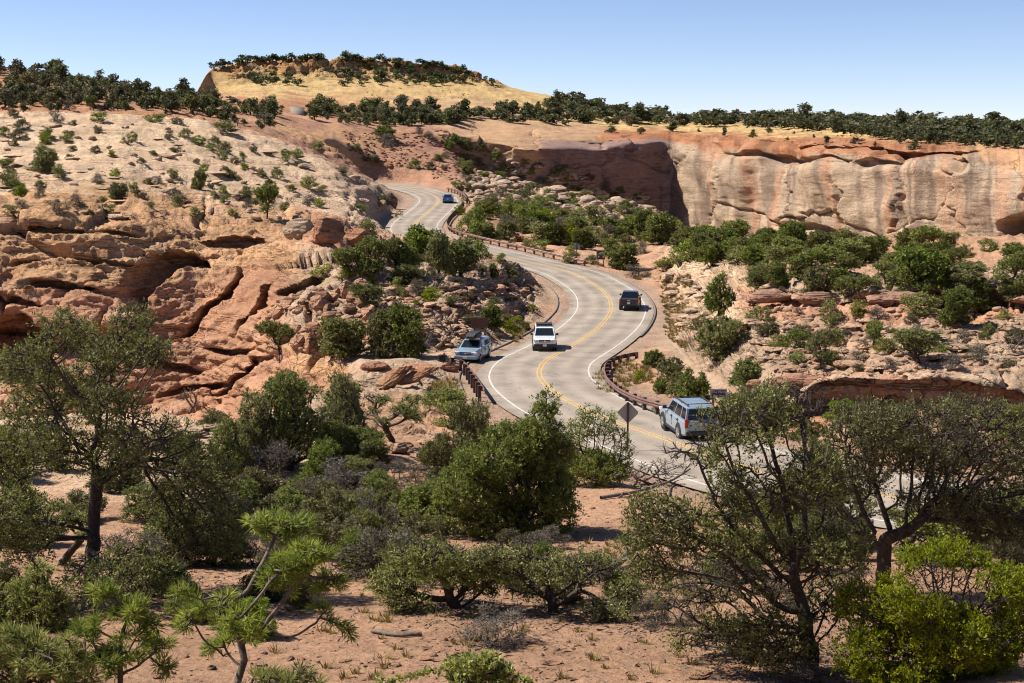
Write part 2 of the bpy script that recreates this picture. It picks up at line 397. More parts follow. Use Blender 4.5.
# per control row (after the two near ones): tone by px
ZT = [
 [(-420, 's')], [(-420, 's')],
 [(-420, 's')], [(-420, 's')], [(-420, 's')],
 [(-420, 'p'), (330, 's')],
 [(-420, 'p'), (300, 'w'), (470, 's')],
 [(-420, 'r'), (340, 'w'), (480, 's'), (760, 'v')],
 [(-420, 'r'), (300, 'o'), (350, 'w'), (600, 's'), (760, 's')],
 [(-420, 'r'), (290, 'w'), (440, 'w'), (540, 's'), (640, 'w'), (740, 'r')],
 [(-420, 'r'), (290, 'w'), (500, 'w'), (560, 's'), (670, 'w'), (740, 'w')],
 [(-420, 'o'), (300, 'w'), (540, 's'), (670, 'p'), (740, 'w')],
 [(-420, 'o'), (300, 'r'), (380, 'w'), (480, 's'), (670, 'p'), (740, 'r')],
 [(-420, 'p'), (370, 'w'), (440, 's'), (660, 'p'), (740, 'w')],
 [(-420, 'p'), (330, 'w'), (450, 'v'), (700, 's')],
 [(-420, 'h'), (240, 'c'), (460, 'w'), (640, 'w'), (680, 's')],
 [(-420, 'h'), (120, 'c'), (240, 'o'), (360, 'c'), (470, 'w'), (660, 'v')],
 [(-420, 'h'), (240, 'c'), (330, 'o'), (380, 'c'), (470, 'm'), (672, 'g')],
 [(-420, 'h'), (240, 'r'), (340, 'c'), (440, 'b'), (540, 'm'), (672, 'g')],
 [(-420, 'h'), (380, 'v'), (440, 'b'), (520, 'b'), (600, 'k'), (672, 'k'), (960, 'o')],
 [(-420, 'h'), (205, 'y'), (700, 'y')],
 [(-420, 'h'), (204, 'q'), (490, 'y'), (560, 'v')],
 [(-420, 'v')], [(-420, 'v')]]
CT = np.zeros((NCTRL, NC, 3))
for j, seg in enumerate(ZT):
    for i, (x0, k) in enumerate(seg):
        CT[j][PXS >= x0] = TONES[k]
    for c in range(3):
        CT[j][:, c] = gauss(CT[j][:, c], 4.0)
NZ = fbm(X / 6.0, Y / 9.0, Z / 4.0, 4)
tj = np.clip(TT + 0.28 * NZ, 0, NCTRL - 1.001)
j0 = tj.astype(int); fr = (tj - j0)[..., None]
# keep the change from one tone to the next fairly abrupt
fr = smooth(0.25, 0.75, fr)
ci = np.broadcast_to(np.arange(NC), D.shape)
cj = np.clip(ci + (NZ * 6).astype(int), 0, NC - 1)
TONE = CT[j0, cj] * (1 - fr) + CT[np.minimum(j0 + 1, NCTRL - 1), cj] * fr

def boxmask(x0, x1, t0, t1, sx=14.0, st=0.25):
    return smooth(x0 - sx, x0 + sx, PX) * (1 - smooth(x1 - sx, x1 + sx, PX)) * smooth(t0 - st, t0 + st, TT) * (1 - smooth(t1 - st, t1 + st, TT))

ROCK = np.zeros(D.shape)
def addrock(v, *a, **k):
    global ROCK
    ROCK = np.maximum(ROCK, v * boxmask(*a, **k))
addrock(0.5, -600, 300, 4.6, 6.4)                 # pale lip of the near ground
addrock(0.8, 310, 470, 4.7, 7.0)                  # ledges beside the pull-out
addrock(1.0, -600, 350, 7.0, 13.0)                # red cliff
addrock(0.85, 290, 545, 8.0, 12.4)                # knoll
addrock(0.8, -600, 400, 12.5, 16.2)               # pale slickrock
addrock(0.22, 200, 480, 15.2, 19)                  # red scree
addrock(0.75, 455, 680, 13.8, 16.6)               # ledges above the road
addrock(1.0, 470, 1600, 16.6, 18.9)
addrock(0.4, 470, 1600, 18.7, 19.4)               # canyon walls
addrock(0.6, 655, 760, 9.2, 13.2)                 # cut bank
addrock(0.9, 740, 1600, 8.6, 13.6)                # ledges on the right
addrock(0.35, 205, 1600, 19.5, 20.4)
addrock(0.9, 226, 500, 20.2, 21.2, 8)                # butte face
addrock(0.45, 700, 1600, 13.5, 16.5)

# ---- displacement
P = np.stack([X, Y, Z], -1)
du = np.gradient(P, axis=1); dv = np.gradient(P, axis=0)
N = np.cross(du, dv); N /= np.linalg.norm(N, axis=-1)[..., None] + 1e-9
N[N[..., 2] < -0.2] *= -1
sc = np.clip(Y / 120.0, 0.35, 1.7)
big = fbm(X / 7.0, Y / 7.0, Z / 3.2, 5, 0.52)
rid = fbm(X / 4.2 + 3, Y / 4.2, Z / 2.0, 4, 0.5, ridged=True)
hz = (Z + 0.8 * fbm(X / 16, Y / 16, Z * 0 + 2.2, 3))
strat = perlin(hz * 0 + 0.3, hz * 0 + 0.7, hz / 0.9) + 0.6 * perlin(hz * 0 + 5.3, X / 30, hz / 0.37) + 0.6 * perlin(X / 40, Y / 40, hz / 2.6)
amp = ROCK * sc
wall = boxmask(470, 1700, 16.7, 19.0, 10, 0.15)
pale = boxmask(-700, 400, 12.4, 16.2, 20)
redc = boxmask(-700, 340, 7.2, 12.4, 20)
patch = smooth(-0.15, 0.55, fbm(X / 14 + 4, Y / 20, Z / 9, 3))
bigw = 0.75 - 0.40 * pale - 0.66 * wall - 0.35 * redc
strw = 1.0 - 0.96 * wall - 0.75 * pale - 0.6 * redc * (1 - patch)
trw = (1 - 0.9 * wall) * (1 - 0.75 * redc) * (0.25 + 0.75 * patch)
disp = amp * (bigw * big + 0.30 * (1 - 0.97 * wall - 0.6 * pale - 0.6 * redc) * (rid - 0.7)) + (1 - ROCK) * 0.16 * np.clip(sc, .3, 1.5) * fbm(X / 3.0, Y / 3.0, Z / 3.0, 4)
disp = disp + ROCK * wall * 2.2 * fbm(X / 22, Y / 22, Z / 14, 3)
qb = perlin(X / 4.6 + 31, Y / 5.5, Z / 2.6 + 0.2 * big) * 4.0
qb = (np.floor(qb) + smooth(0.78, 0.99, qb - np.floor(qb))) / 4.0
qc = perlin(X / 1.9 + 71, Y / 2.3, Z / 1.1) * 3.0
qc = (np.floor(qc) + smooth(0.75, 0.99, qc - np.floor(qc))) / 3.0
facet = boxmask(-700, 345, 7.2, 12.6, 20) + boxmask(350, 1700, 8.4, 13.4, 20) + 0.3 * boxmask(455, 680, 13.9, 16.2)
disp = disp + amp * facet * (1 - 0.75 * pale) * (0.75 * qb + 0.3 * qc) * (1 - 0.65 * redc) + 0.3 * amp * (1 - 0.75 * pale - 0.85 * wall - 0.4 * redc) * fbm(X / 1.1, Y / 1.3, Z / 0.6, 3) + 0.10 * amp * (1 - 0.5 * pale - 0.7 * wall) * fbm(X / 0.55, Y / 0.7, Z / 0.28, 2, ridged=True)
far_ = (TT > 16.7) & (TT < 19.4)
def worley(u, v, seed):
    iu, iv = np.floor(u).astype(int), np.floor(v).astype(int)
    f1 = np.full(u.shape, 9.0); f2 = np.full(u.shape, 9.0); cid = np.zeros(u.shape)
    for a_ in (-1, 0, 1):
        for b_ in (-1, 0, 1):
            h = _perm[(_perm[(iu + a_ + seed) & 511] + iv + b_) & 511]
            ou = iu + a_ + 0.15 + 0.7 * (h / 512.0); ov = iv + b_ + 0.15 + 0.7 * (_perm[(h + 97) & 511] / 512.0)
            dd = np.hypot(u - ou, v - ov)
            near_ = dd < f1
            f2 = np.where(near_, f1, np.minimum(f2, dd)); cid = np.where(near_, _perm[(h + 31) & 511] / 512.0, cid); f1 = np.where(near_, dd, f1)
    return f1, f2, cid
lowr = smooth(235, 275, PY)
wu = (PX + 9 * NZ) * np.cos(0.35 * lowr) - PY * np.sin(0.35 * lowr); wv2 = (PY + 4 * NZ) * np.cos(0.35 * lowr) + PX * np.sin(0.35 * lowr)
b1, b2, bid = worley(wu / 92.0, wv2 / 38.0, 3)
joint = 1 - smooth(0.0, 0.10, b2 - b1)
c1_, c2_, cid2 = worley(wu / 27.0, wv2 / 11.0, 8)
joint2 = 1 - smooth(0.0, 0.09, c2_ - c1_)
calm = 1 - 0.85 * np.exp(-(((PX - 172) / 78.0) ** 2 + ((PY - 288) / 46.0) ** 2) ** 2)
disp = disp + calm * ROCK * redc * (1.3 * (bid - 0.5) + 0.8 * (1 - b1) - 0.9 * joint * smooth(-0.2, 0.3, NZ) + 0.22 * (cid2 - 0.5) - 0.2 * joint2 * smooth(0.0, 0.4, NZ))
vu, vv_ = X * 0.75 + Y * 0.35 + NZ * 2, Z + NZ * 0.8 + Y * 0.05
e1, e2, eid = worley(vu / 3.4, vv_ / 1.15, 15)
led = boxmask(350, 1700, 8.4, 13.4, 20) + 0.7 * boxmask(455, 680, 13.9, 16.2) + 0.6 * boxmask(300, 470, 4.7, 7.0) + 1.0 * boxmask(228, 500, 20.15, 21.1, 6, 0.1)
disp = disp + amp * led * (0.8 * (eid - 0.5) - 0.55 * (1 - smooth(0, 0.10, e2 - e1)))
wj1, wj2, wid = worley((PX + 10 * NZ) / 60.0, (PY + 6 * NZ) / 75.0, 21)
disp = np.where(far_ & (PX < 668), disp * 0.45, disp)
disp = disp + ROCK * wall * (1.2 * (wid - 0.5) - 0.7 * (1 - smooth(0, 0.05, wj2 - wj1)))
P += N * disp[..., None]
hn = N.copy(); hn[..., 2] = 0
P += hn * (amp * strw * strat)[..., None]
# stepped ledges where slopes are gentle
step = 0.85 * np.clip(sc, 0.5, 1.6)
hw = P[..., 2] + 0.9 * fbm(X / 11, Y / 11, Z * 0 + 7.7, 4, 0.55) + 0.05 * X
q = hw / step
qf = q - np.floor(q)
g = smooth(0.62, 0.98, qf)
flat = np.clip(N[..., 2], 0, 1)
lw = ROCK * smooth(0.15, 0.55, 1 - flat * flat + 0.35) * 0.8 * trw
P[..., 2] += lw * step * (np.floor(q) + g - q)

# ---- recesses and slabs of the cliffs (ellipses: px, py, rx, ry, tilt in degrees, depth in metres)
def ell(cx, cy, rx, ry, tilt, soft=0.25):
    a = R(tilt)
    wx = PX - cx + 5 * NZ; wy = PY - cy + 3 * NZ
    u = (wx * math.cos(a) + wy * math.sin(a)) / rx
    v = (-wx * math.sin(a) + wy * math.cos(a)) / ry
    return 1 - smooth(1 - soft, 1 + soft, np.hypot(u, v))
left = (TT > 7.2) & (TT < 13.2)
arch = ell(166, 286, 46, 32, -12, 0.12) * (1 - ell(184, 300, 42, 30, -22, 0.12))
rec = 5.5 * arch
rec = np.maximum(rec, 7.0 * ell(8, 356, 40, 34, 0, 0.2))
rec = rec - 1.6 * ell(184, 298, 40, 28, -22, 0.2)
for a in [(70, 236, 58, 3.2, 0, 2.4), (230, 243, 34, 4.0, 4, 2.8), (212, 306, 40, 4.0, -50, 3.4),
          (28, 334, 20, 7.0, 5, 7.0), (62, 291, 32, 3.2, 8, 3.0), (100, 262, 30, 2.0, 3, 1.6), (30, 262, 20, 2.2, 3, 1.6), (238, 352, 26, 2.6, 2, 2.4), (10, 378, 34, 7, 4, 5.5),
          (250, 376, 30, 3.0, -40, 2.6), (60, 352, 40, 3.0, -3, 2.2), (300, 283, 26, 3.2, -20, 2.6), (344, 240, 40, 4, 8, 2.4), (255, 305, 3.5, 30, 34, 2.0), (12, 305, 26, 3.5, 12, 2.4), (150, 366, 50, 3, 6, 2.2), (200, 392, 40, 3, -12, 2.0)]:
    rec = np.maximum(rec, a[5] * ell(*a[:5], 0.3)) if a[5] > 0 else rec
P[..., 1] += np.where(left, rec, 0)
P[..., 2] -= np.where(left, np.clip(rec, 0, 9) * 0.12, 0)
far = (TT > 16.9) & (TT < 19.2)
rec2 = 0
for a in [(800, 228, 26, 4, 6, 3.0), (1022, 224, 22, 10, -24, 6), (880, 152, 90, 3, 3, 3.0),
          (790, 160, 60, 3, 4, 2.6), (958, 166, 10, 5, 25, 2.5), (880, 165, 24, 3, -6, 2.5), (600, 145, 60, 3, 2, 1.5), (840, 208, 3, 22, 8, 1.0), (905, 200, 2.5, 30, -6, 1.0)]:
    rec2 = np.maximum(rec2, a[5] * ell(*a[:5], 0.3))
fin = 2.2 * (smooth(735, 748, PX + 0.22 * (PY - 200)) - smooth(748, 800, PX + 0.22 * (PY - 200)))
P[..., 0] += np.where(far & (PX > 640), rec2 * 0.7 + fin, 0)
P[..., 1] += np.where(far, rec2 * 0.7 * (PX < 640) + 0.5 * (rec2 + fin) * (PX >= 640), 0)

# ---- colour: desert varnish, bleached faces, streaks on the canyon wall
TONE = TONE * (1 + 0.16 * NZ[..., None])
n2 = fbm(X / 2.5, Y / 2.5, Z / 2.0, 4)
gly = far & (PX > 660)
streak = fbm(PX / 9.0, PY / 160.0, PX * 0 + 1.5, 4)
vs = np.where(gly, smooth(-0.05, 0.4, streak + 0.2 * NZ) * 0.85, 0)[..., None]
TONE = TONE * (1 - vs) + TONE * np.array([0.55, 0.53, 0.56]) * vs
vs2 = np.where(gly, smooth(0.1, 0.6, fbm(PX / 16.0 + 9, PY / 190.0, PX * 0 + 4.5, 3)) * 0.6, 0)[..., None]
TONE = TONE * (1 - vs2) + np.array([0.50, 0.27, 0.16]) * vs2
sc1 = np.where(left, smooth(0.1, 0.7, n2 + 0.5 * NZ) * 0.5, 0)[..., None]
TONE = TONE * (1 - sc1) + np.array([0.50, 0.31, 0.21]) * sc1
scree = boxmask(240, 480, 15.2, 19, 12)
blot = (scree * smooth(0.1, 0.5, n2) * 0.6)[..., None]
TONE = TONE * (1 - blot) + np.array([0.46, 0.25, 0.16]) * blot
TONE = np.clip(TONE, 0.03, 0.62)

# ------------------------------------------------------------------ road centre line (px, py, z)
ROADPTS = [(1500, 560, -12.9), (1300, 545, -13.0), (1150, 530, -13.3), (1010, 513, -13.7), (900, 498, -14.1), (800, 481, -14.5), (740, 466, -14.8), (700, 452, -15.05),
           (660, 437, -15.35), (633, 428.5, -15.6), (600, 415.5, -15.95), (582, 408.5, -16.15), (565, 399, -16.35), (547, 386.5, -16.65), (538.5, 374, -16.9), (544, 361.5, -17.2), (556, 354.5, -17.4),
           (575, 344, -17.65), (591, 333.5, -17.85), (604, 322, -18.0), (611.5, 308, -18.15), (606.5, 294, -18.1), (592, 283, -17.9), (570, 272, -17.5),
           (541, 264.5, -17.0), (510, 257.5, -16.5), (480, 250, -16.0), (450, 243, -15.5), (425, 236.5, -15.1), (414, 229.5, -14.75), (417, 221.5, -14.3), (427, 213, -13.8),
           (436, 205, -13.25), (438.5, 199.5, -12.9), (432, 194.5, -12.5), (415, 189.5, -12.05), (392, 184.8, -11.6), (376, 183.6, -11.45), (362, 183.2, -11.4)]
rp = np.array([at_z(*p) for p in ROADPTS])

def catmull(p, n=14):
    out = []
    q = np.vstack([2 * p[0] - p[1], p, 2 * p[-1] - p[-2]])
    for i in range(1, len(q) - 2):
        a, b, c, d = q[i - 1], q[i], q[i + 1], q[i + 2]
        for k in range(n):
            t = k / n
            out.append(0.5 * ((2 * b) + (c - a) * t + (2 * a - 5 * b + 4 * c - d) * t * t + (3 * b - a - 3 * c + d) * t ** 3))
    out.append(p[-1])
    return np.array(out)

def resample(p, stepm):
    s = np.concatenate([[0], np.cumsum(np.linalg.norm(np.diff(p, axis=0), axis=1))])
    n = max(2, int(s[-1] / stepm))
    t = np.linspace(0, s[-1], n + 1)
    return np.stack([np.interp(t, s, p[:, k]) for k in range(3)], 1), t

RC = catmull(rp)
RC, RS = resample(RC, 0.7)
for k in range(3):
    RC[:, k] = gauss(RC[:, k], 3.0)
tan = np.gradient(RC, axis=0); tan[:, 2] = 0
tan /= np.linalg.norm(tan, axis=1)[:, None]
LEFT = np.stack([-tan[:, 1], tan[:, 0], np.zeros(len(tan))], 1)     # left of travel away from the viewer
HALF = 3.5

def nearest_road(pts):
    d2 = np.full(len(pts), 1e9); zi = np.zeros(len(pts)); side = np.zeros(len(pts)); si = np.zeros(len(pts), int)
    for i0 in range(0, len(RC), 1):
        dd = (pts[:, 0] - RC[i0, 0]) ** 2 + (pts[:, 1] - RC[i0, 1]) ** 2
        m = dd < d2
        d2[m] = dd[m]; si[m] = i0
    return np.sqrt(d2), si

flatP = P.reshape(-1, 3)
cand = np.where((np.abs(flatP[:, 1] - 170) < 150) & (flatP[:, 0] > -60) & (flatP[:, 0] < 60))[0]
dist = np.full(len(flatP), 99.0); ridx = np.zeros(len(flatP), int)
dd_, ri_ = nearest_road(flatP[cand])
dist[cand] = dd_; ridx[cand] = ri_
lo, hi = 5.9, 9.0
wv = 1 - smooth(lo, hi, dist)
wv = np.where(dist < lo, 1.0, wv)
zr = RC[ridx, 2] - 0.17 + 0.06 * smooth(4.2, 5.2, dist) + 0.02 * fbm(flatP[:, 0], flatP[:, 1], flatP[:, 2], 2)
flatP[:, 2] = flatP[:, 2] * (1 - wv) + zr * wv
# pull-out beside the ledges, where the silver car stands
park = np.array([at_z(472, 357, -17.1), at_z(420, 358, -16.8)])
tt = np.clip(((flatP[:, :2] - park[0, :2]) @ (park[1, :2] - park[0, :2])) / np.sum((park[1, :2] - park[0, :2]) ** 2), 0, 1)
pq = park[0, :2] + tt[:, None] * (park[1, :2] - park[0, :2])
dp = np.hypot(*(flatP[:, :2] - pq).T)
wp = (1 - smooth(3.2, 5.0, dp)) * (1 - wv)
flatP[:, 2] = flatP[:, 2] * (1 - wp) + (-17.15 + 0.35 * tt) * wp
P = flatP.reshape(P.shape)
shoulder = ((1 - smooth(5.4, 7.2, dist)) .reshape(D.shape))[..., None]
TONE = TONE * (1 - shoulder * 0.8) + np.array([0.36, 0.245, 0.175]) * shoulder * 0.8
ROCK = ROCK * (1 - shoulder[..., 0])

ROCKA = ROCK * (1 - 0.45 * redc) * (1 - 0.72 * wall) * (1 - 0.4 * pale)
# ---- meshes of the land, one per kind of landform
idx = np.arange(NRW * NC).reshape(NRW, NC)
quads = np.stack([idx[:-1, :-1], idx[:-1, 1:], idx[1:, 1:], idx[1:, :-1]], -1).reshape(-1, 4)
ft = TT[:-1, :-1].ravel(); fpx = PX[:-1, :-1].ravel()
reg = np.zeros(len(quads), int)
reg[(ft >= 7) & (ft < 12) & (fpx < 360)] = 1
reg[(ft >= 12) & (ft < 15.5) & (fpx < 384)] = 2
reg[(ft >= 17) & (ft < 19) & (fpx > 460)] = 3
reg[(ft >= 19.6) & (ft < 22) & (fpx > 200) & (fpx < 560)] = 4
LAND = [('ground', 'tan and red sandy soil with rock ledges and scattered gravel', 'ground'),
        ('red_cliff', 'red sandstone cliff with an arched alcove across the gully', 'cliff'),
        ('slickrock_hill', 'pale slickrock slope dotted with bushes above the red cliff', 'hillside'),
        ('canyon_cliff', 'tall sandstone canyon wall with dark streaks behind the trees', 'cliff'),
        ('mesa_hill', 'flat topped butte with yellow slickrock apron on the skyline', 'butte')]
for k, (nm, lb, ct) in enumerate(LAND):
    fq = quads[reg == k]
    used, inv = np.unique(fq, return_inverse=True)
    V = P.reshape(-1, 3)[used]
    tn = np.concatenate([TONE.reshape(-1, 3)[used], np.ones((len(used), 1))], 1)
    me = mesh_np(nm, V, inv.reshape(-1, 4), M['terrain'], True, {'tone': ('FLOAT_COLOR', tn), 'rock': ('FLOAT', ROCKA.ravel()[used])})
    tag(link(nm, me), lb, ct, kind='structure')
# a wide floor far below, out to the horizon on every side
V = np.array([(-9000, -9000, -60), (9000, -9000, -60), (9000, 9000, -60), (-9000, 9000, -60)], float)
me = mesh_np('terrain', V, np.array([[0, 1, 2, 3]]), M['terrain'], False, {'tone': ('FLOAT_COLOR', [(0.4, 0.24, 0.15, 1)] * 4), 'rock': ('FLOAT', [0] * 4)})
tag(link('terrain', me), 'wide sandy desert floor below the canyon rims', 'terrain', kind='structure')

# ---- look-up of the land under a picture point
SPX, SPY, SDEP = project(P)
def hit(px, py, skip=0):
    c = int(round((px - PXS[0]) / PXSTEP)); c = max(0, min(NC - 1, c))
    col = SPY[:, c]
    ok = np.where((col[12:-18] <= py))[0]
    if not len(ok):
        k = int(np.argmin(col[:-18]))
        return P[k, c].copy()
    k = ok[0] + 12
    a, b = col[k - 1], col[k]
    t = 0 if a == b else np.clip((a - py) / (a - b), 0, 1)
    return P[k - 1, c] * (1 - t) + P[k, c] * t

def ground_z(x, y):
    """height of the land near a world point (nearest vertex)"""
    px = 512 + F * x / (y * math.cos(PITCH) + 13 * math.sin(PITCH))
    c = int(np.clip(round((px - PXS[0]) / PXSTEP), 2, NC - 3))
    sub = P[:, c - 2:c + 3].reshape(-1, 3)
    k = np.argmin((sub[:, 0] - x) ** 2 + (sub[:, 1] - y) ** 2)
    return sub[k, 2]

# ------------------------------------------------------------------ road, paint, kerb
def road_material():
    m, nt, b, n, l = new_mat('worn_asphalt')
    b.inputs['Roughness'].default_value = 0.85
    b.inputs['Specular IOR Level'].default_value = 0.25
    g = n.new('ShaderNodeNewGeometry')
    at = n.new('ShaderNodeAttribute'); at.attribute_name = 'across'
    t1 = n.new('ShaderNodeTexNoise'); t1.inputs['Scale'].default_value = 0.35; t1.inputs['Detail'].default_value = 8
    t2 = n.new('ShaderNodeTexNoise'); t2.inputs['Scale'].default_value = 9.0; t2.inputs['Detail'].default_value = 4
    l.new(g.outputs['Position'], t1.inputs['Vector']); l.new(g.outputs['Position'], t2.inputs['Vector'])
    # tyre-polished wheel tracks run along the lanes
    mm = n.new('ShaderNodeMath'); mm.operation = 'MULTIPLY'; mm.inputs[1].default_value = 3.59
    cs = n.new('ShaderNodeMath'); cs.operation = 'COSINE'
    l.new(at.outputs['Fac'], mm.inputs[0]); l.new(mm.outputs[0], cs.inputs[0])
    r3 = n.new('ShaderNodeMapRange'); r3.inputs[1].default_value = -1; r3.inputs[3].default_value = 0.88; r3.inputs[4].default_value = 1.08
    l.new(cs.outputs[0], r3.inputs[0])
    r1 = n.new('ShaderNodeMapRange'); r1.inputs[1].default_value = 0.3; r1.inputs[2].default_value = 0.7; r1.inputs[3].default_value = 0.74; r1.inputs[4].default_value = 1.14
    r2 = n.new('ShaderNodeMapRange'); r2.inputs[1].default_value = 0.3; r2.inputs[2].default_value = 0.7; r2.inputs[3].default_value = 0.88; r2.inputs[4].default_value = 1.1
    l.new(t1.outputs['Fac'], r1.inputs[0]); l.new(t2.outputs['Fac'], r2.inputs[0])
    a = n.new('ShaderNodeMath'); a.operation = 'MULTIPLY'; l.new(r1.outputs[0], a.inputs[0]); l.new(r2.outputs[0], a.inputs[1])
    a2 = n.new('ShaderNodeMath'); a2.operation = 'MULTIPLY'; l.new(a.outputs[0], a2.inputs[0]); l.new(r3.outputs[0], a2.inputs[1])
    # tar-sealed cracks
    vo = n.new('ShaderNodeTexVoronoi'); vo.feature = 'DISTANCE_TO_EDGE'; vo.inputs['Scale'].default_value = 0.16
    ds = n.new('ShaderNodeVectorMath'); ds.operation = 'ADD'
    t3 = n.new('ShaderNodeTexNoise'); t3.inputs['Scale'].default_value = 0.6; l.new(g.outputs['Position'], t3.inputs['Vector'])
    sc_ = n.new('ShaderNodeVectorMath'); sc_.operation = 'SCALE'; sc_.inputs['Scale'].default_value = 4
    l.new(t3.outputs['Color'], sc_.inputs[0]); l.new(g.outputs['Position'], ds.inputs[0]); l.new(sc_.outputs[0], ds.inputs[1]); l.new(ds.outputs[0], vo.inputs['Vector'])
    r4 = n.new('ShaderNodeMapRange'); r4.inputs[1].default_value = 0.004; r4.inputs[2].default_value = 0.012; r4.inputs[3].default_value = 0.72; r4.inputs[4].default_value = 1.0
    l.new(vo.outputs['Distance'], r4.inputs[0])
    a3 = n.new('ShaderNodeMath'); a3.operation = 'MULTIPLY'; l.new(a2.outputs[0], a3.inputs[0]); l.new(r4.outputs[0], a3.inputs[1])
    mx = n.new('ShaderNodeMix'); mx.data_type = 'RGBA'; mx.blend_type = 'MULTIPLY'; mx.inputs[0].default_value = 1
    cc = n.new('ShaderNodeCombineColor')
    for i in range(3): l.new(a3.outputs[0], cc.inputs[i])
    mx.inputs[6].default_value = (0.30, 0.246, 0.195, 1); l.new(cc.outputs[0], mx.inputs[7])
    l.new(mx.outputs[2], b.inputs['Base Color'])
    bm = n.new('ShaderNodeBump'); bm.inputs['Strength'].default_value = 0.25; bm.inputs['Distance'].default_value = 0.02
    l.new(t2.outputs['Fac'], bm.inputs['Height']); l.new(bm.outputs[0], b.inputs['Normal'])
    return m

M['road'] = road_material()
M['white_paint'] = plain('white_road_paint', (0.50, 0.465, 0.41), 0.7, noise=0.35, scale=5)
M['yellow_paint'] = plain('yellow_road_paint', (0.52, 0.31, 0.075), 0.7, noise=0.35, scale=5)
M['kerb'] = plain('dark_asphalt_kerb', (0.15, 0.12, 0.10), 0.9, noise=0.3, scale=3)

def ribbon(name, offs, mat, i0=0, i1=None, zup=0.0, label=None):
    """a strip along the road between left/right offsets (arrays or numbers)"""
    c = RC[i0:i1]; L = LEFT[i0:i1]
    rows = [c + L * o + np.array([0, 0, zup - 0.015 * abs(o)]) for o in offs]
    V = np.stack(rows, 1).reshape(-1, 3)
    n, k = len(c), len(offs)
    ii = np.arange(n * k).reshape(n, k)
    q = np.stack([ii[:-1, :-1], ii[1:, :-1], ii[1:, 1:], ii[:-1, 1:]], -1).reshape(-1, 4)
    me = mesh_np(name, V, q, mat, True, {'across': ('FLOAT', np.tile(np.array(offs, float), n))})
    o = link(name, me)
    tag(o, label, 'road', kind='structure')
    return o

ribbon('road', [4.35, 3.56, 3.44, 1.75, 0.20, 0.09, 0, -0.09, -0.20, -1.75, -3.44, -3.56, -4.35], M['road'], label='two lane road curving in an S through the red rocks')
ribbon('road_marking', [3.56, 3.44], M['white_paint'], zup=0.007, label='white edge line along the left side of the road')
ribbon('road_marking', [-3.44, -3.56], M['white_paint'], zup=0.007, label='white edge line along the right side of the road')
ribbon('road_marking', [0.20, 0.09], M['yellow_paint'], zup=0.007, label='left stripe of the double yellow centre line')
ribbon('road_marking', [-0.09, -0.20], M['yellow_paint'], zup=0.007, label='right stripe of the double yellow centre line')

def road_index(px, py):
    sx, sy, _ = project(RC)
    return int(np.argmin((sx - px) ** 2 + (sy - py) ** 2))

def kerb(i0, i1, off, label):
    c = RC[i0:i1]; L = LEFT[i0:i1]
    prof = [(-0.10, -0.15), (-0.08, 0.05), (0.06, 0.06), (0.12, -0.15)]
    rows = [c + L * (off + a) + np.array([0, 0, b - 0.06]) for a, b in prof]
    V = np.stack(rows, 1).reshape(-1, 3); n, k = len(c), 4
    ii = np.arange(n * k).reshape(n, k)
    q = np.stack([ii[:-1, :-1], ii[1:, :-1], ii[1:, 1:], ii[:-1, 1:]], -1).reshape(-1, 4)
    tag(link('kerb', mesh_np('kerb', V, q, M['kerb'])), label, 'kerb', kind='structure')
kerb(road_index(597, 345), road_index(560, 268), -4.5, 'dark asphalt kerb around the outside of the far bend')
kerb(road_index(547, 387), road_index(592, 283), 5.6, 'dark kerb around the gravel pull-off below the knoll')

# the bit of road that shows again far off, between trees
a = [at_z(283, 113, 6.2), at_z(302, 113.4, 6.2), at_z(305, 107.8, 8.4), at_z(287, 105.6, 8.6)]
base = unproject(293, 113, 352)
q = [unproject(286, 114.3, 350), unproject(304.5, 114.3, 350), unproject(304.5, 107.4, 366), unproject(283, 105.8, 368)]
V = [p for p in q] + [p - np.array([0, 0, 0.5]) for p in q]
me = mesh_np('road', V, np.array([[0, 1, 2, 3], [0, 4, 5, 1], [1, 5, 6, 2], [2, 6, 7, 3], [3, 7, 4, 0]]), M['road'], False, {'across': ('FLOAT', [0.9] * 8)})
tag(link('road', me), 'short pale stretch of the road seen again far up between trees', 'road', kind='structure')

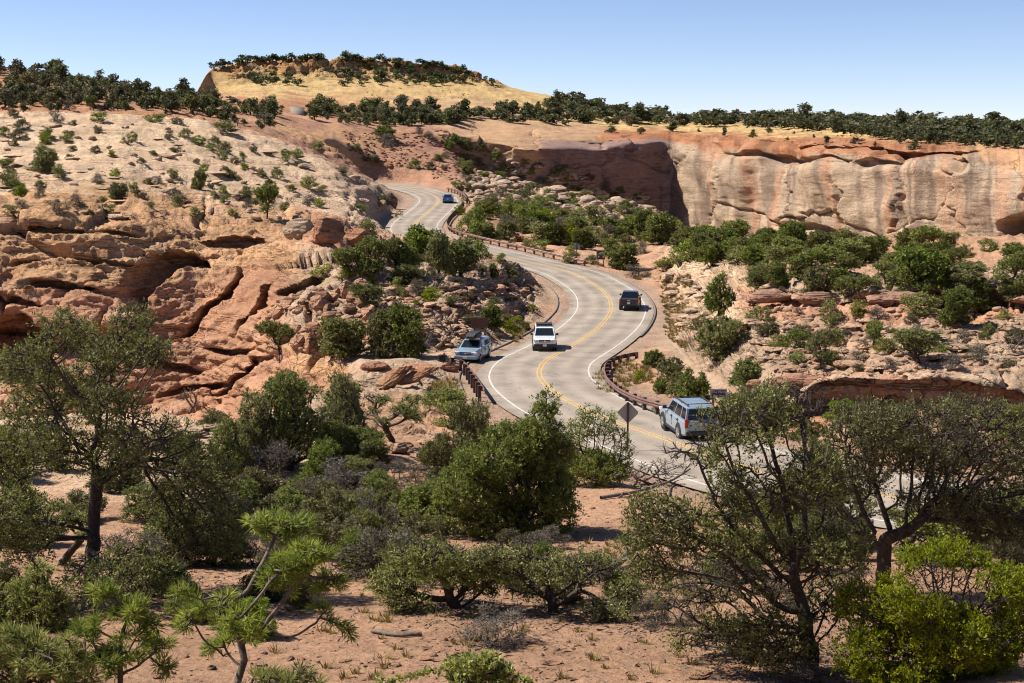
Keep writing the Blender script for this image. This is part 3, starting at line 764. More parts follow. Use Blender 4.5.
# ------------------------------------------------------------------ small solids
class MB:
    """collects solids; build() links them as one mesh"""
    def __init__(s): s.v, s.f = [], []
    def add(s, V, Fs):
        o = len(s.v); s.v += [tuple(p) for p in V]; s.f += [tuple(i + o for i in f) for f in Fs]
    def box(s, c, size, rot=None):
        hx, hy, hz = [a / 2 for a in size]
        V = [Vector((x, y, z)) for x in (-hx, hx) for y in (-hy, hy) for z in (-hz, hz)]
        if rot is not None: V = [rot @ p for p in V]
        s.add([p + Vector(c) for p in V], [(0, 1, 3, 2), (4, 6, 7, 5), (0, 4, 5, 1), (2, 3, 7, 6), (0, 2, 6, 4), (1, 5, 7, 3)])
    def cyl(s, a, b, r, n=12, r2=None):
        a, b = Vector(a), Vector(b); r2 = r if r2 is None else r2
        q = (b - a).to_track_quat('Z', 'Y')
        A = [a + q @ Vector((r * math.cos(2 * math.pi * i / n), r * math.sin(2 * math.pi * i / n), 0)) for i in range(n)]
        B = [b + q @ Vector((r2 * math.cos(2 * math.pi * i / n), r2 * math.sin(2 * math.pi * i / n), 0)) for i in range(n)]
        s.add(A + B, [(i, (i + 1) % n, n + (i + 1) % n, n + i) for i in range(n)] + [tuple(range(n - 1, -1, -1)), tuple(range(n, 2 * n))])
    def loft(s, rings, caps=True):
        n = len(rings[0]); V = [p for r in rings for p in r]; Fs = []
        for k in range(len(rings) - 1):
            for i in range(n):
                Fs.append((k * n + i, k * n + (i + 1) % n, (k + 1) * n + (i + 1) % n, (k + 1) * n + i))
        if caps:
            Fs.append(tuple(range(n - 1, -1, -1))); Fs.append(tuple((len(rings) - 1) * n + i for i in range(n)))
        s.add(V, Fs)
    def build(s, name, mat, parent=None, smooth_shade=False, bevel=0.0):
        me = bpy.data.meshes.new(name)
        me.from_pydata(s.v, [], s.f)
        bm = bmesh.new(); bm.from_mesh(me)
        bmesh.ops.recalc_face_normals(bm, faces=bm.faces)
        if bevel:
            bmesh.ops.bevel(bm, geom=list(bm.edges), offset=bevel, segments=2, affect='EDGES', profile=0.6)
        bm.to_mesh(me); bm.free()
        if smooth_shade:
            for p in me.polygons: p.use_smooth = True
        me.materials.append(mat)
        return link(name, me, parent)

M['rail'] = plain('weathered_steel_rail', (0.17, 0.085, 0.065), 0.55, 0.3, noise=0.25, scale=2)
M['post'] = plain('dark_timber_post', (0.085, 0.05, 0.038), 0.9, noise=0.35, scale=4)

def guardrail(pts, label, spacing=1.9, name='guardrail', postside=1.0):
    """pts: world points of the top of the rail. W-beam on timber posts"""
    p, t = resample(np.array(pts), 0.4)
    for k in range(3): p[:, k] = gauss(p[:, k], 2.0)
    org = p[len(p) // 2].copy(); org[2] -= 0.75
    root = empty(name, org)
    tg = np.gradient(p, axis=0); tg[:, 2] = 0; tg /= np.linalg.norm(tg, axis=1)[:, None]
    nr = np.stack([-tg[:, 1], tg[:, 0], 0 * tg[:, 0]], 1) * postside
    prof = [(0.0, 0.0), (-0.03, -0.01), (-0.075, -0.06), (-0.075, -0.10), (-0.01, -0.15), (-0.075, -0.20), (-0.075, -0.25), (-0.03, -0.30), (0.0, -0.31)]
    prof = prof + [(a + 0.012, b) for a, b in prof[::-1]]
    m = MB()
    m.loft([[q + n_ * a + np.array([0, 0, b]) - org for a, b in prof] for q, n_ in zip(p, nr)])
    m.build('rail', M['rail'], root, False)
    k = max(1, int(round(spacing / 0.4)))
    for i in range(1, len(p), k):
        q = p[i] + nr[i] * 0.19
        gz = min(ground_z(q[0], q[1]), q[2] - 0.6)
        rz = Matrix.Rotation(math.atan2(tg[i][1], tg[i][0]), 3, 'Z')
        b = MB(); hh = q[2] + 0.03 - (gz - 0.25)
        b.box(Vector((q[0], q[1], q[2] + 0.03 - hh / 2)) - Vector(org), (0.2, 0.2, hh), rz)
        b.box(Vector((*(p[i] + nr[i] * 0.05)[:2], q[2] - 0.16)) - Vector(org), (0.16, 0.1, 0.3), rz)
        b.build('post', M['post'], root)
    tag(root, label, 'guardrail')
    return root

guardrail([at_z(638, 351.7, -17.05), at_z(631, 352.6, -17.0), at_z(624, 354.2, -16.85), at_z(616, 356, -16.7), at_z(609.5, 358.7, -16.55), at_z(605.3, 363.5, -16.4),
           at_z(604.6, 370, -16.25), at_z(606, 375.5, -16.1), at_z(610, 380.5, -15.95), at_z(619, 388, -15.75), at_z(631, 394, -15.55), at_z(643, 398.5, -15.35), at_z(672, 406, -15.0), at_z(700, 413, -14.7), at_z(722, 419, -14.4)],
          'brown steel guardrail curving round the near bend beside the grey SUV', postside=1.0)
def side_rail(i0, i1, off, label, **k):
    pts = [RC[i] + LEFT[i] * off + np.array([0, 0, 0.72]) for i in range(i0, i1, 4)]
    return guardrail(pts, label, **k)
side_rail(road_index(556, 267), road_index(436, 205), -5.0, 'long brown guardrail beside the far bend running past the blue car', spacing=2.1, postside=-1.0)
side_rail(road_index(436, 203), road_index(418, 190), -5.2, 'short brown guardrail at the top of the far bend beyond the blue car', spacing=2.3, postside=-1.0)
side_rail(road_index(437, 240.5), road_index(414, 229), 5.0, 'low guardrail stub on the left edge of the far road behind junipers', spacing=1.9, postside=1.0)
guardrail([at_z(446, 357.2, -16.3), at_z(459, 357.6, -16.3), at_z(464.5, 361, -16.25), at_z(469, 367, -16.2), at_z(475, 375, -15.9), at_z(480, 382, -15.7), at_z(484, 388, -15.45)],
          'brown guardrail with a squared end beside the parked silver car', postside=-1.0)

# ------------------------------------------------------------------ vehicles
M['glass'] = plain('tinted_glass', (0.012, 0.015, 0.02), 0.06, spec=0.8)
M['tyre'] = plain('tyre_rubber', (0.012, 0.012, 0.013), 0.85)
M['alloy'] = plain('alloy_rim', (0.42, 0.42, 0.43), 0.35, 0.8)
M['trim'] = plain('black_plastic_trim', (0.02, 0.02, 0.022), 0.6)
M['chrome'] = plain('chrome_trim', (0.6, 0.6, 0.62), 0.2, 0.95)
M['tail'] = plain('red_tail_lamp', (0.35, 0.012, 0.01), 0.25)
M['lamp'] = plain('clear_headlamp', (0.72, 0.74, 0.76), 0.12)
M['plate'] = plain('white_number_plate', (0.75, 0.75, 0.73), 0.5)
M['indicator'] = plain('amber_lamp', (0.6, 0.22, 0.02), 0.3)

def paint(name, col):
    m, nt, b, n, l = new_mat(name)
    b.inputs['Base Color'].default_value = (*col, 1)
    b.inputs['Roughness'].default_value = 0.32
    b.inputs['Metallic'].default_value = 0.25
    b.inputs['Coat Weight'].default_value = 0.6
    b.inputs['Coat Roughness'].default_value = 0.08
    tx = n.new('ShaderNodeTexNoise'); tx.inputs['Scale'].default_value = 2.5; tx.inputs['Detail'].default_value = 4
    tc = n.new('ShaderNodeTexCoord'); l.new(tc.outputs['Object'], tx.inputs['Vector'])
    mr = n.new('ShaderNodeMapRange'); mr.inputs[3].default_value = 0.22; mr.inputs[4].default_value = 0.5
    l.new(tx.outputs['Fac'], mr.inputs[0]); l.new(mr.outputs[0], b.inputs['Roughness'])
    return m

def vehicle(name, label, cat, loc, heading, spec, group=None):
    """x forward, y left, z up; heading = world angle of x"""
    L, Wd, Ht = spec['L'], spec['W'], spec['H']
    root = empty(name, loc, heading)
    tag(root, label, cat, group)
    body_m = spec['paint']; hw = Wd / 2; wr = spec['wr']; gc = spec['clear']
    belt = spec['belt']; hood = spec['hood']
    xf, xr = L / 2, -L / 2
    ax_f, ax_r = spec['axles']
    # lower body: stations (x, half width, bottom, top)
    st = spec['stations']
    rings = []
    for x, w, z0, z1 in st:
        e = min(0.09, (z1 - z0) * 0.25)
        rings.append([(x, -w + 0.05, z0), (x, -w, z0 + e), (x, -w - 0.015, (z0 + z1) / 2), (x, -w + 0.02, z1 - e), (x, -w + 0.10, z1),
                      (x, w - 0.10, z1), (x, w - 0.02, z1 - e), (x, w + 0.015, (z0 + z1) / 2), (x, w, z0 + e), (x, w - 0.05, z0)])
    m = MB(); m.loft(rings); body = m.build('body', body_m, root, False)
    # wheel arches: dark flares
    for x in (ax_f, ax_r):
        for s in (-1, 1):
            a = MB()
            n = 12; ro, ri = wr + 0.10, wr + 0.02
            outer = [(x + ro * math.cos(math.pi * i / n), s * (hw + 0.03), wr + ro * math.sin(math.pi * i / n)) for i in range(n + 1)]
            inner = [(x + ri * math.cos(math.pi * i / n), s * (hw + 0.03), wr + ri * math.sin(math.pi * i / n)) for i in range(n + 1)]
            back = [(p[0], s * (hw - 0.22), p[2]) for p in outer]
            V = outer + inner + back; Fs = []
            for i in range(n):
                Fs.append((i, i + 1, n + 1 + i + 1, n + 1 + i)); Fs.append((i, i + 1, 2 * n + 2 + i + 1, 2 * n + 2 + i))
            a.add(V, Fs); a.build('wheel_arch', spec.get('flare', M['trim']), root)
            well = MB(); well.cyl((x, s * (hw - 0.3), wr), (x, s * (hw + 0.022), wr), wr + 0.05, 20)
            well.build('wheel_well', M['trim'], root)
            t = MB(); t.cyl((x, s * (hw - 0.21), wr), (x, s * (hw + 0.04), wr), wr, 24)
            tyre = t.build('wheel', M['tyre'], root, False, 0.02)
            r = MB(); r.cyl((x, s * (hw + 0.02), wr), (x, s * (hw + 0.052), wr), wr * 0.62, 16)
            for k in range(5):
                an = 2 * math.pi * k / 5
                r.box((x + 0.36 * wr * math.cos(an), s * (hw + 0.056), wr + 0.36 * wr * math.sin(an)), (wr * 0.5, 0.02, 0.06), Matrix.Rotation(-an, 3, 'Y'))
            r.build('rim', spec.get('rim', M['alloy']), tyre)
    # cabin: bottom and top outlines
    cb_f, cb_r, ct_f, ct_r = spec['cabin']            # x of windscreen foot, rear foot, roof front, roof rear
    wb, wt = hw - 0.06, hw - spec.get('tumble', 0.22)
    zt = Ht
    zs = [belt - 0.02, belt + 0.62 * (zt - belt), zt - 0.05, zt]
    ring = []
    for k, z in enumerate(zs):
        u = (z - belt) / (zt - belt); u = max(0, u)
        f_, r_ = cb_f + (ct_f - cb_f) * u, cb_r + (ct_r - cb_r) * u
        w_ = wb + (wt - wb) * u
        sh = 0.10 if k == 3 else 0.0
        ring.append([(r_ + sh, -w_ + sh, z), (f_ - sh, -w_ + sh, z), (f_ - sh, w_ - sh, z), (r_ + sh, w_ - sh, z)])
    m = MB(); m.loft(ring); cab = m.build('cabin', body_m, root)
    def on(u, x_edge):                                 # half width at height fraction u
        return wb + (wt - wb) * u
    def pane(nm, pts, nrm, mat=M['glass'], par=root, th=0.008):
        nrm = Vector(nrm).normalized(); b = MB()
        V = [Vector(p) + nrm * th for p in pts] + [Vector(p) - nrm * 0.02 for p in pts]; n = len(pts)
        b.add(V, [tuple(range(n)), tuple(range(2 * n - 1, n - 1, -1))] + [(i, (i + 1) % n, n + (i + 1) % n, n + i) for i in range(n)])
        return b.build(nm, mat, par)
    dz = zt - belt
    def fx(u): return cb_f + (ct_f - cb_f) * u
    def rx(u): return cb_r + (ct_r - cb_r) * u
    u0, u1 = 0.10, 0.88
    zA, zB = belt + u0 * dz, belt + u1 * dz
    pane('windscreen', [(fx(u0), -on(u0, 0) + 0.09, zA), (fx(u0), on(u0, 0) - 0.09, zA), (fx(u1), on(u1, 0) - 0.09, zB), (fx(u1), -on(u1, 0) + 0.09, zB)], (dz, 0, cb_f - ct_f))
    pane('rear_window', [(rx(u0), -on(u0, 0) + 0.10, zA), (rx(u0), on(u0, 0) - 0.10, zA), (rx(u1), on(u1, 0) - 0.10, zB), (rx(u1), -on(u1, 0) + 0.10, zB)], (-dz, 0, ct_r - cb_r))
    for s in (-1, 1):
        cuts = spec['windows']
        for a, b_ in cuts:
            def px_(t, u): return (rx(u) + 0.07) + ((fx(u) - 0.07) - (rx(u) + 0.07)) * t
            pane('side_window', [(px_(a, u0), s * on(u0, 0), zA), (px_(b_, u0), s * on(u0, 0), zA), (px_(b_, u1), s * on(u1, 0), zB), (px_(a, u1), s * on(u1, 0), zB)], (0, s * dz, wb - wt))
        mm = MB(); mm.box((fx(0.05) - 0.25, s * (hw + 0.11), belt + 0.14), (0.14, 0.2, 0.17)); mm.box((fx(0.05) - 0.25, s * (hw - 0.02), belt + 0.08), (0.06, 0.16, 0.05))
        mm.build('wing_mirror', spec.get('mirror', M['trim']), root, False, 0.02)
        for hx in spec['handles']:
            h = MB(); h.box((hx, s * (hw + 0.02), belt - 0.14), (0.17, 0.035, 0.04)); h.build('door_handle', spec.get('handle', M['trim']), root)
        for sx in spec['seams']:
            d = MB(); d.box((sx, s * (hw + 0.006), (belt + gc + 0.2) / 2), (0.014, 0.03, belt - gc - 0.3)); d.build('door_seam', M['trim'], root)
        si = MB(); si.box(((ax_f + ax_r) / 2, s * (hw - 0.01), gc + 0.06), (ax_f - ax_r - 2 * wr - 0.1, 0.07, 0.12)); si.build('sill', spec.get('sill', M['trim']), root)
        hl = MB(); hl.box((xf - 0.10, s * (hw - 0.24), hood - 0.16), (0.20, 0.36, 0.17)); hl.build('headlight', M['lamp'], root, False, 0.02)
        tl = MB(); tl.box((xr + 0.05, s * (hw - 0.10), belt - spec.get('taildrop', 0.18)), (0.14, 0.17, spec.get('tailh', 0.34))); tl.build('tail_light', M['tail'], root, False, 0.015)
    gr = MB(); gr.box((xf - 0.01, 0, hood - 0.18), (0.06, Wd * 0.50, 0.20)); gr.build('grille', spec.get('grille', M['trim']), root, False, 0.015)
    ba = MB(); ba.box((xf + 0.01, 0, hood - 0.18), (0.05, Wd * 0.46, 0.03)); ba.box((xf + 0.02, 0, hood - 0.18), (0.05, 0.14, 0.10)); ba.build('grille_bar', M['chrome'], root)
    fb = MB(); fb.box((xf + 0.03, 0, gc + 0.25), (0.16, Wd * 0.94, 0.24)); fb.build('front_bumper', spec.get('fbumper', M['trim']), root, False, 0.04)
    rb = MB(); rb.box((xr - 0.03, 0, gc + 0.24), (0.18, Wd * 0.94, 0.22)); rb.build('rear_bumper', spec.get('rbumper', M['trim']), root, False, 0.04)
    pl = MB(); pl.box((xf + 0.12, 0, gc + 0.27), (0.012, 0.31, 0.155)); pl.build('number_plate', M['plate'], root)
    pl = MB(); pl.box((xr - 0.025 - spec.get('plateout', 0.0), 0, spec.get('platez', gc + 0.52)), (0.03, 0.31, 0.155)); pl.build('number_plate', M['plate'], root)
    if spec.get('rack'):
        rk = MB(); wq = wt - 0.10
        for s in (-1, 1):
            rk.cyl((ct_r + 0.15, s * wq, zt + 0.09), (ct_f - 0.2, s * wq, zt + 0.09), 0.03, 8)
            for x in (ct_r + 0.2, (ct_r + ct_f) / 2, ct_f - 0.25): rk.cyl((x, s * wq, zt - 0.02), (x, s * wq, zt + 0.09), 0.025, 8)
        for x in np.linspace(ct_r + 0.35, ct_f - 0.35, spec['rack']): rk.cyl((x, -wq, zt + 0.10), (x, wq, zt + 0.10), 0.022, 8)
        if spec.get('basket'):
            rk.box(((ct_r + ct_f) / 2 + 0.3, 0, zt + 0.13), (0.9, wq * 2, 0.12))
        rk.build('roof_rack', M['trim'], root)
    if spec.get('box'):
        b = MB(); b.loft([[(x, y * w, zt + 0.12 + z * h) for y, z in ((-.42, 0), (-.46, .5), (-.36, 1), (.36, 1), (.46, .5), (.42, 0))] for x, w, h in ((-1.05, .85, .30), (-0.8, 1, .40), (0.5, 1, .38), (0.9, .7, .18))])
        b.build('roof_box', M['trim'], root)
        rk = MB()
        for x in (-0.6, 0.3): rk.box((x, 0, zt + 0.06), (0.07, 1.15, 0.08))
        rk.build('roof_bar', M['chrome'], root)
    if spec.get('bed'):
        x0, x1 = spec['bed']                           # open load bed: dark floor sunk below the rails
        b = MB(); b.box(((x0 + x1) / 2, 0, belt - 0.012), (x1 - x0, Wd - 0.34, 0.05)); b.build('bed_liner', M['trim'], root)
        for s in (-1, 1):
            b = MB(); b.box(((x0 + x1) / 2, s * (hw - 0.09), belt + 0.02), (x1 - x0 + 0.1, 0.12, 0.09)); b.build('bed_rail', body_m, root, False, 0.02)
        b = MB(); b.box((x0 + 0.02, 0, belt - 0.17), (0.08, Wd - 0.40, 0.46)); b.build('tailgate', body_m, root, False, 0.02)
        b = MB(); b.box((x0 - 0.03, 0, belt - 0.07), (0.02, 0.3, 0.07)); b.build('tailgate_handle', M['chrome'], root)
    if spec.get('spoiler'):
        b = MB(); b.box((ct_r - 0.08, 0, zt - 0.03), (0.26, wt * 1.8, 0.04)); b.build('roof_spoiler', body_m, root, False, 0.012)
    if spec.get('wiper'):
        b = MB(); b.cyl((rx(u0) - 0.04, 0.05, zA + 0.03), (rx(u0 + .2) - 0.05, 0.5, zA + 0.14), 0.014, 6); b.build('wiper', M['trim'], root)
    return root

def suv_stations(L, hw, gc, hood, belt, xw):
    return [(-L / 2, hw - 0.16, gc + 0.18, belt - 0.03), (-L / 2 + 0.10, hw - 0.05, gc + 0.08, belt), (-L / 2 + 0.5, hw, gc, belt), (xw - 0.1, hw, gc, belt),
            (xw + 0.15, hw, gc, hood + 0.05), (L / 2 - 0.55, hw - 0.02, gc, hood), (L / 2 - 0.18, hw - 0.07, gc + 0.05, hood - 0.05), (L / 2, hw - 0.22, gc + 0.12, hood - 0.12)]

def road_pose(px, py, off, away, turn=0):
    i = road_index(px, py)
    p = RC[i] + LEFT[i] * off
    t = tan[i] if away else -tan[i]
    return Vector((p[0], p[1], p[2] - 0.015 * abs(off) + 0.004)), math.atan2(t[1], t[0]) + R(turn)

# near grey-blue SUV driving away on the right hand lane
P_silver = paint('pale_blue_grey_paint', (0.26, 0.32, 0.365))
P_white = paint('white_paint', (0.76, 0.77, 0.77))
P_black = paint('black_paint', (0.012, 0.013, 0.015))
P_blue = paint('blue_paint', (0.035, 0.12, 0.32))
P_ice = paint('light_blue_silver_paint', (0.27, 0.36, 0.44))
L, hw = 4.85, 0.96
loc, hd = road_pose(653, 434.8, -1.9, True, -8)
vehicle('suv', 'pale grey-blue SUV driving away beside the near guardrail', 'SUV', loc, hd,
        dict(L=L, W=2 * hw, H=1.80, wr=0.40, clear=0.30, belt=1.14, hood=1.08, axles=(1.45, -1.35), paint=P_silver,
             stations=suv_stations(L, hw, 0.34, 1.10, 1.15, 1.05), cabin=(1.12, -2.36, 0.42, -2.12), windows=[(0.02, 0.24), (0.28, 0.58), (0.615, 0.96)],
             handles=(0.0, -1.0), seams=(0.95, -0.12, -1.15), rack=2, spoiler=True, wiper=True, plateout=0.03, platez=0.98, tumble=0.20, taildrop=0.10, tailh=0.42, mirror=M['trim']))
L, hw = 4.55, 0.925
loc, hd = road_pose(567, 348.5, 1.85, False, 14)
vehicle('suv', 'white SUV with a roof rack driving toward the viewer through the near bend', 'SUV', loc, hd,
        dict(L=L, W=2 * hw, H=1.78, wr=0.39, clear=0.32, belt=1.12, hood=1.10, axles=(1.40, -1.30), paint=P_white,
             stations=suv_stations(L, hw, 0.36, 1.10, 1.13, 0.95), cabin=(1.0, -2.2, 0.30, -2.0), windows=[(0.02, 0.24), (0.28, 0.58), (0.615, 0.96)],
             handles=(0.0, -1.0), seams=(0.9, -0.12, -1.15), rack=4, basket=True, tumble=0.20))
L, hw = 5.4, 0.97
loc, hd = road_pose(612, 307.5, -1.95, True, -4)
st = [(-L / 2, hw - 0.10, 0.55, 1.12), (-L / 2 + 0.08, hw - 0.03, 0.48, 1.13), (-L / 2 + 0.5, hw, 0.42, 1.13), (0.95, hw, 0.40, 1.13), (1.2, hw, 0.40, 1.14), (L / 2 - 0.5, hw - 0.02, 0.40, 1.10), (L / 2 - 0.15, hw - 0.08, 0.45, 1.05), (L / 2, hw - 0.2, 0.5, 0.98)]
vehicle('pickup_truck', 'black pickup truck driving away round the outside of the bend', 'pickup truck', loc, hd,
        dict(L=L, W=2 * hw, H=1.78, wr=0.40, clear=0.38, belt=1.14, hood=1.10, axles=(1.72, -1.65), paint=P_black, stations=st,
             cabin=(1.25, -0.95, 0.5, -0.80), windows=[(0.05, 0.46), (0.51, 0.95)], handles=(0.1, -0.75), seams=(1.1, 0.12, -0.9), bed=(-L / 2, -0.95), tumble=0.27,
             plateout=0.06, platez=0.82, rbumper=M['trim'], taildrop=0.24, tailh=0.40))
L, hw = 4.45, 0.90
loc, hd = road_pose(438.4, 202.5, -1.85, True)
vehicle('hatchback', 'bright blue hatchback driving away on the distant bend', 'car', loc, hd,
        dict(L=L, W=2 * hw, H=1.52, wr=0.33, clear=0.20, belt=0.94, hood=0.90, axles=(1.35, -1.25), paint=P_blue,
             stations=suv_stations(L, hw, 0.24, 0.90, 0.95, 1.0), cabin=(1.05, -2.1, 0.25, -1.55), windows=[(0.04, 0.26), (0.3, 0.6), (0.64, 0.94)],
             handles=(0.0, -0.95), seams=(0.9, -0.1, -1.1), tumble=0.24, mirror=P_blue, flare=P_blue, sill=P_blue, fbumper=P_blue, rbumper=P_blue))
L, hw = 4.6, 0.90
pk = hit(474.5, 359.5)
vehicle('station_wagon', 'light blue wagon with a black roof box parked on the shoulder by the sign', 'car', Vector((pk[0], pk[1], pk[2] + 0.02)), R(-104),
        dict(L=L, W=2 * hw, H=1.58, wr=0.34, clear=0.24, belt=1.0, hood=0.98, axles=(1.38, -1.25), paint=P_ice,
             stations=suv_stations(L, hw, 0.27, 0.98, 1.01, 1.0), cabin=(1.05, -2.2, 0.25, -1.95), windows=[(0.03, 0.24), (0.28, 0.58), (0.615, 0.95)],
             handles=(0.0, -0.95), seams=(0.9, -0.1, -1.1), box=True, tumble=0.22, mirror=P_ice, flare=P_ice, fbumper=P_ice, rbumper=P_ice))

# ------------------------------------------------------------------ signs
M['brown'] = plain('brown_sign_face', (0.085, 0.026, 0.018), 0.5)
M['signwhite'] = plain('white_sign_border', (0.72, 0.70, 0.68), 0.5)
M['signback'] = plain('bare_aluminium_sign_back', (0.32, 0.28, 0.26), 0.5, 0.0, noise=0.12, scale=3)
M['signpost'] = plain('brown_sign_post', (0.07, 0.04, 0.03), 0.8, noise=0.3, scale=4)

def text_mesh(body, size, name, parent, loc, mat):
    cu = bpy.data.curves.new(name, 'FONT'); cu.body = body; cu.size = size; cu.align_x = 'CENTER'; cu.align_y = 'CENTER'; cu.extrude = 0.003; cu.resolution_u = 3
    tmp = bpy.data.objects.new('text_source', cu); COL.objects.link(tmp)
    dg = bpy.context.evaluated_depsgraph_get()
    me = bpy.data.meshes.new_from_object(tmp.evaluated_get(dg))
    bpy.data.objects.remove(tmp)
    me.materials.clear(); me.materials.append(mat)
    o = link(name, me, parent)
    o.location = loc; o.rotation_euler = (math.pi / 2, 0, 0)
    return o

def sign_board(name, label, base, facing, w, h, zc, nposts=2, back=False):
    root = empty(name, base, facing)                   # faces -y when facing = 0
    tag(root, label, 'sign')
    f = MB(); f.box((0, 0, zc), (w, 0.03, h)); board = f.build('board', M['brown'], root)
    if not back:
        b = MB(); t = 0.045
        b.box((0, -0.018, zc + h / 2 - t / 2 - .02), (w - .04, 0.01, t)); b.box((0, -0.018, zc - h / 2 + t / 2 + .02), (w - .04, 0.01, t))
        b.box((-w / 2 + t / 2 + .02, -0.018, zc), (t, 0.01, h - 2 * t - .04)); b.box((w / 2 - t / 2 - .02, -0.018, zc), (t, 0.01, h - 2 * t - .04))
        b.build('border', M['signwhite'], root)
    for x in ((-w * 0.3, w * 0.3) if nposts == 2 else (0,)):
        p = MB(); p.box((x, 0.07, (zc + h / 2) / 2 - 0.2), (0.1, 0.1, zc + h / 2 + 0.3)); p.build('post', M['signpost'], root)
    return root, zc

bp = unproject(718, 418, 74.0)
bp[2] = ground_z(bp[0], bp[1])
zc = (74 * zslope(393.5)) - bp[2]
sg, zc = sign_board('road_sign', 'brown place name sign with two lines of white writing by the grey SUV', bp, R(6), 0.92, 0.50, zc)
text_mesh('The Neck', 0.20, 'lettering', sg, (0, -0.024, zc + 0.085), M['signwhite'])
text_mesh('View Area', 0.16, 'lettering', sg, (0, -0.024, zc - 0.11), M['signwhite'])
bp = hit(600, 267)
zc = bp[1] * zslope(255.0) - bp[2]
sg, zc = sign_board('road_sign', 'square brown pictograph sign on two posts beyond the far bend', bp, R(8), 1.15, 1.2, max(zc, 1.5))
m = MB()
m.box((0, -0.024, zc + 0.02), (0.9, 0.01, 0.05)); m.box((-0.05, -0.024, zc + 0.28), (0.5, 0.01, 0.10), Matrix.Rotation(R(-18), 3, 'Y')); m.box((0.22, -0.024, zc + 0.33), (0.12, 0.01, 0.2))
m.box((-0.3, -0.024, zc - 0.22), (0.2, 0.01, 0.17)); m.box((0.3, -0.024, zc - 0.22), (0.16, 0.01, 0.26)); m.build('pictograph', M['signwhite'], sg)
bp = hit(483, 347); zc = bp[1] * zslope(322.5) - bp[2]
sign_board('road_sign', 'dark brown sign board in shade behind the parked wagon', bp, R(14), 1.45, 0.72, max(1.3, zc), back=True)

def diamond(label, base, zc, side, facing):
    root = empty('road_sign', base, facing); tag(root, label, 'sign')
    r = side / math.sqrt(2)
    f = MB(); k = 0.06
    pts = []
    for a in range(4):
        an = math.pi / 2 * a
        for s in (-1, 1):
            c = Vector((r * math.cos(an), 0, r * math.sin(an))); t = Vector((-math.sin(an), 0, math.cos(an)))
            pts.append(c * (1 - k / r) + t * s * k)
    V = [p + Vector((0, -0.012, zc)) for p in pts] + [p + Vector((0, 0.012, zc)) for p in pts]; n = 8
    f.add(V, [tuple(range(n)), tuple(range(2 * n - 1, n - 1, -1))] + [(i, (i + 1) % n, n + (i + 1) % n, n + i) for i in range(n)])
    f.build('sign_plate', M['signback'], root)
    p = MB(); p.box((0, -0.06, (zc + r) / 2 - 0.2), (0.09, 0.08, zc + r * 0.9 + 0.4)); p.build('post', M['signpost'], root)
    b = MB()
    for dz in (-0.25, 0.25): b.cyl((0, -0.115, zc + dz), (0, -0.09, zc + dz), 0.018, 6)
    b.build('bolt', M['signpost'], root)
bp = unproject(627.5, 447, 66.0); bp[2] = ground_z(bp[0], bp[1])
diamond('grey back of a diamond warning sign at the near road edge', bp, 66 * zslope(412.5) - bp[2], 0.76, R(-4))
bp = hit(577.5, 263); diamond('small dark diamond sign seen from behind beyond the far bend', bp, max(1.5, bp[1] * zslope(246.5) - bp[2]), 0.8, R(3))

# ------------------------------------------------------------------ boulders
def boulder_mesh(name, seed, flat=1.0, cuts=20):
    r = np.random.default_rng(seed)
    bm = bmesh.new()
    bmesh.ops.create_icosphere(bm, subdivisions=5, radius=1.0)
    V = np.array([v.co for v in bm.verts]); Fc = np.array([[v.index for v in f.verts] for f in bm.faces]); bm.free()
    V *= 1.15
    for _ in range(cuts):
        n = r.normal(size=3); n[2] *= 0.7; n /= np.linalg.norm(n)
        o = r.uniform(0.45, 0.85)
        h = V @ n - o
        V = V - np.clip(h, 0, None)[:, None] * n * 0.99
    nr = V / (np.linalg.norm(V, axis=1)[:, None] + 1e-6)
    o = seed * 13.7
    V = V + nr * (0.07 * fbm(V[:, 0] * 1.7 + o, V[:, 1] * 1.7, V[:, 2] * 3.5, 5, 0.55) + 0.035 * perlin(V[:, 0] * 0.4 + o, V[:, 1] * 0.4, V[:, 2] * 9))[:, None]
    V[:, 2] *= flat
    return mesh_np(name, V, Fc, M['boulder'], False)

BLD = [boulder_mesh('boulder', 20 + k, 1.0 if k < 4 else 0.9) for k in range(6)]
BCOUNT = {}

def boulder(p, size, rot, label, tone, k=0, group=None):
    o = link('boulder', BLD[k % 6])
    o.location = p; o.scale = size; o.rotation_euler = rot
    o.color = (*tone, 1)
    tag(o, label, 'boulder', group)
    return o

def rnd_tone(base, r, a=0.12):
    t = 1 + r.uniform(-a, a)
    return tuple(min(0.6, c * t) for c in base)

# ------------------------------------------------------------------ plants: branch skeletons that grow towards points inside the crown
def lobe_points(lobes, n, r):
    """lobes: (x, y, z, rx, ry, rz) in metres"""
    lb = np.array(lobes, float)
    vol = np.prod(lb[:, 3:], axis=1) ** 0.8
    k = r.choice(len(lb), n, p=vol / vol.sum())
    u = r.normal(size=(n, 3)); u /= np.linalg.norm(u, axis=1)[:, None]
    rad = r.uniform(0.12, 1.0, n) ** (1 / 2.2)
    return lb[k, :3] + u * rad[:, None] * lb[k, 3:]

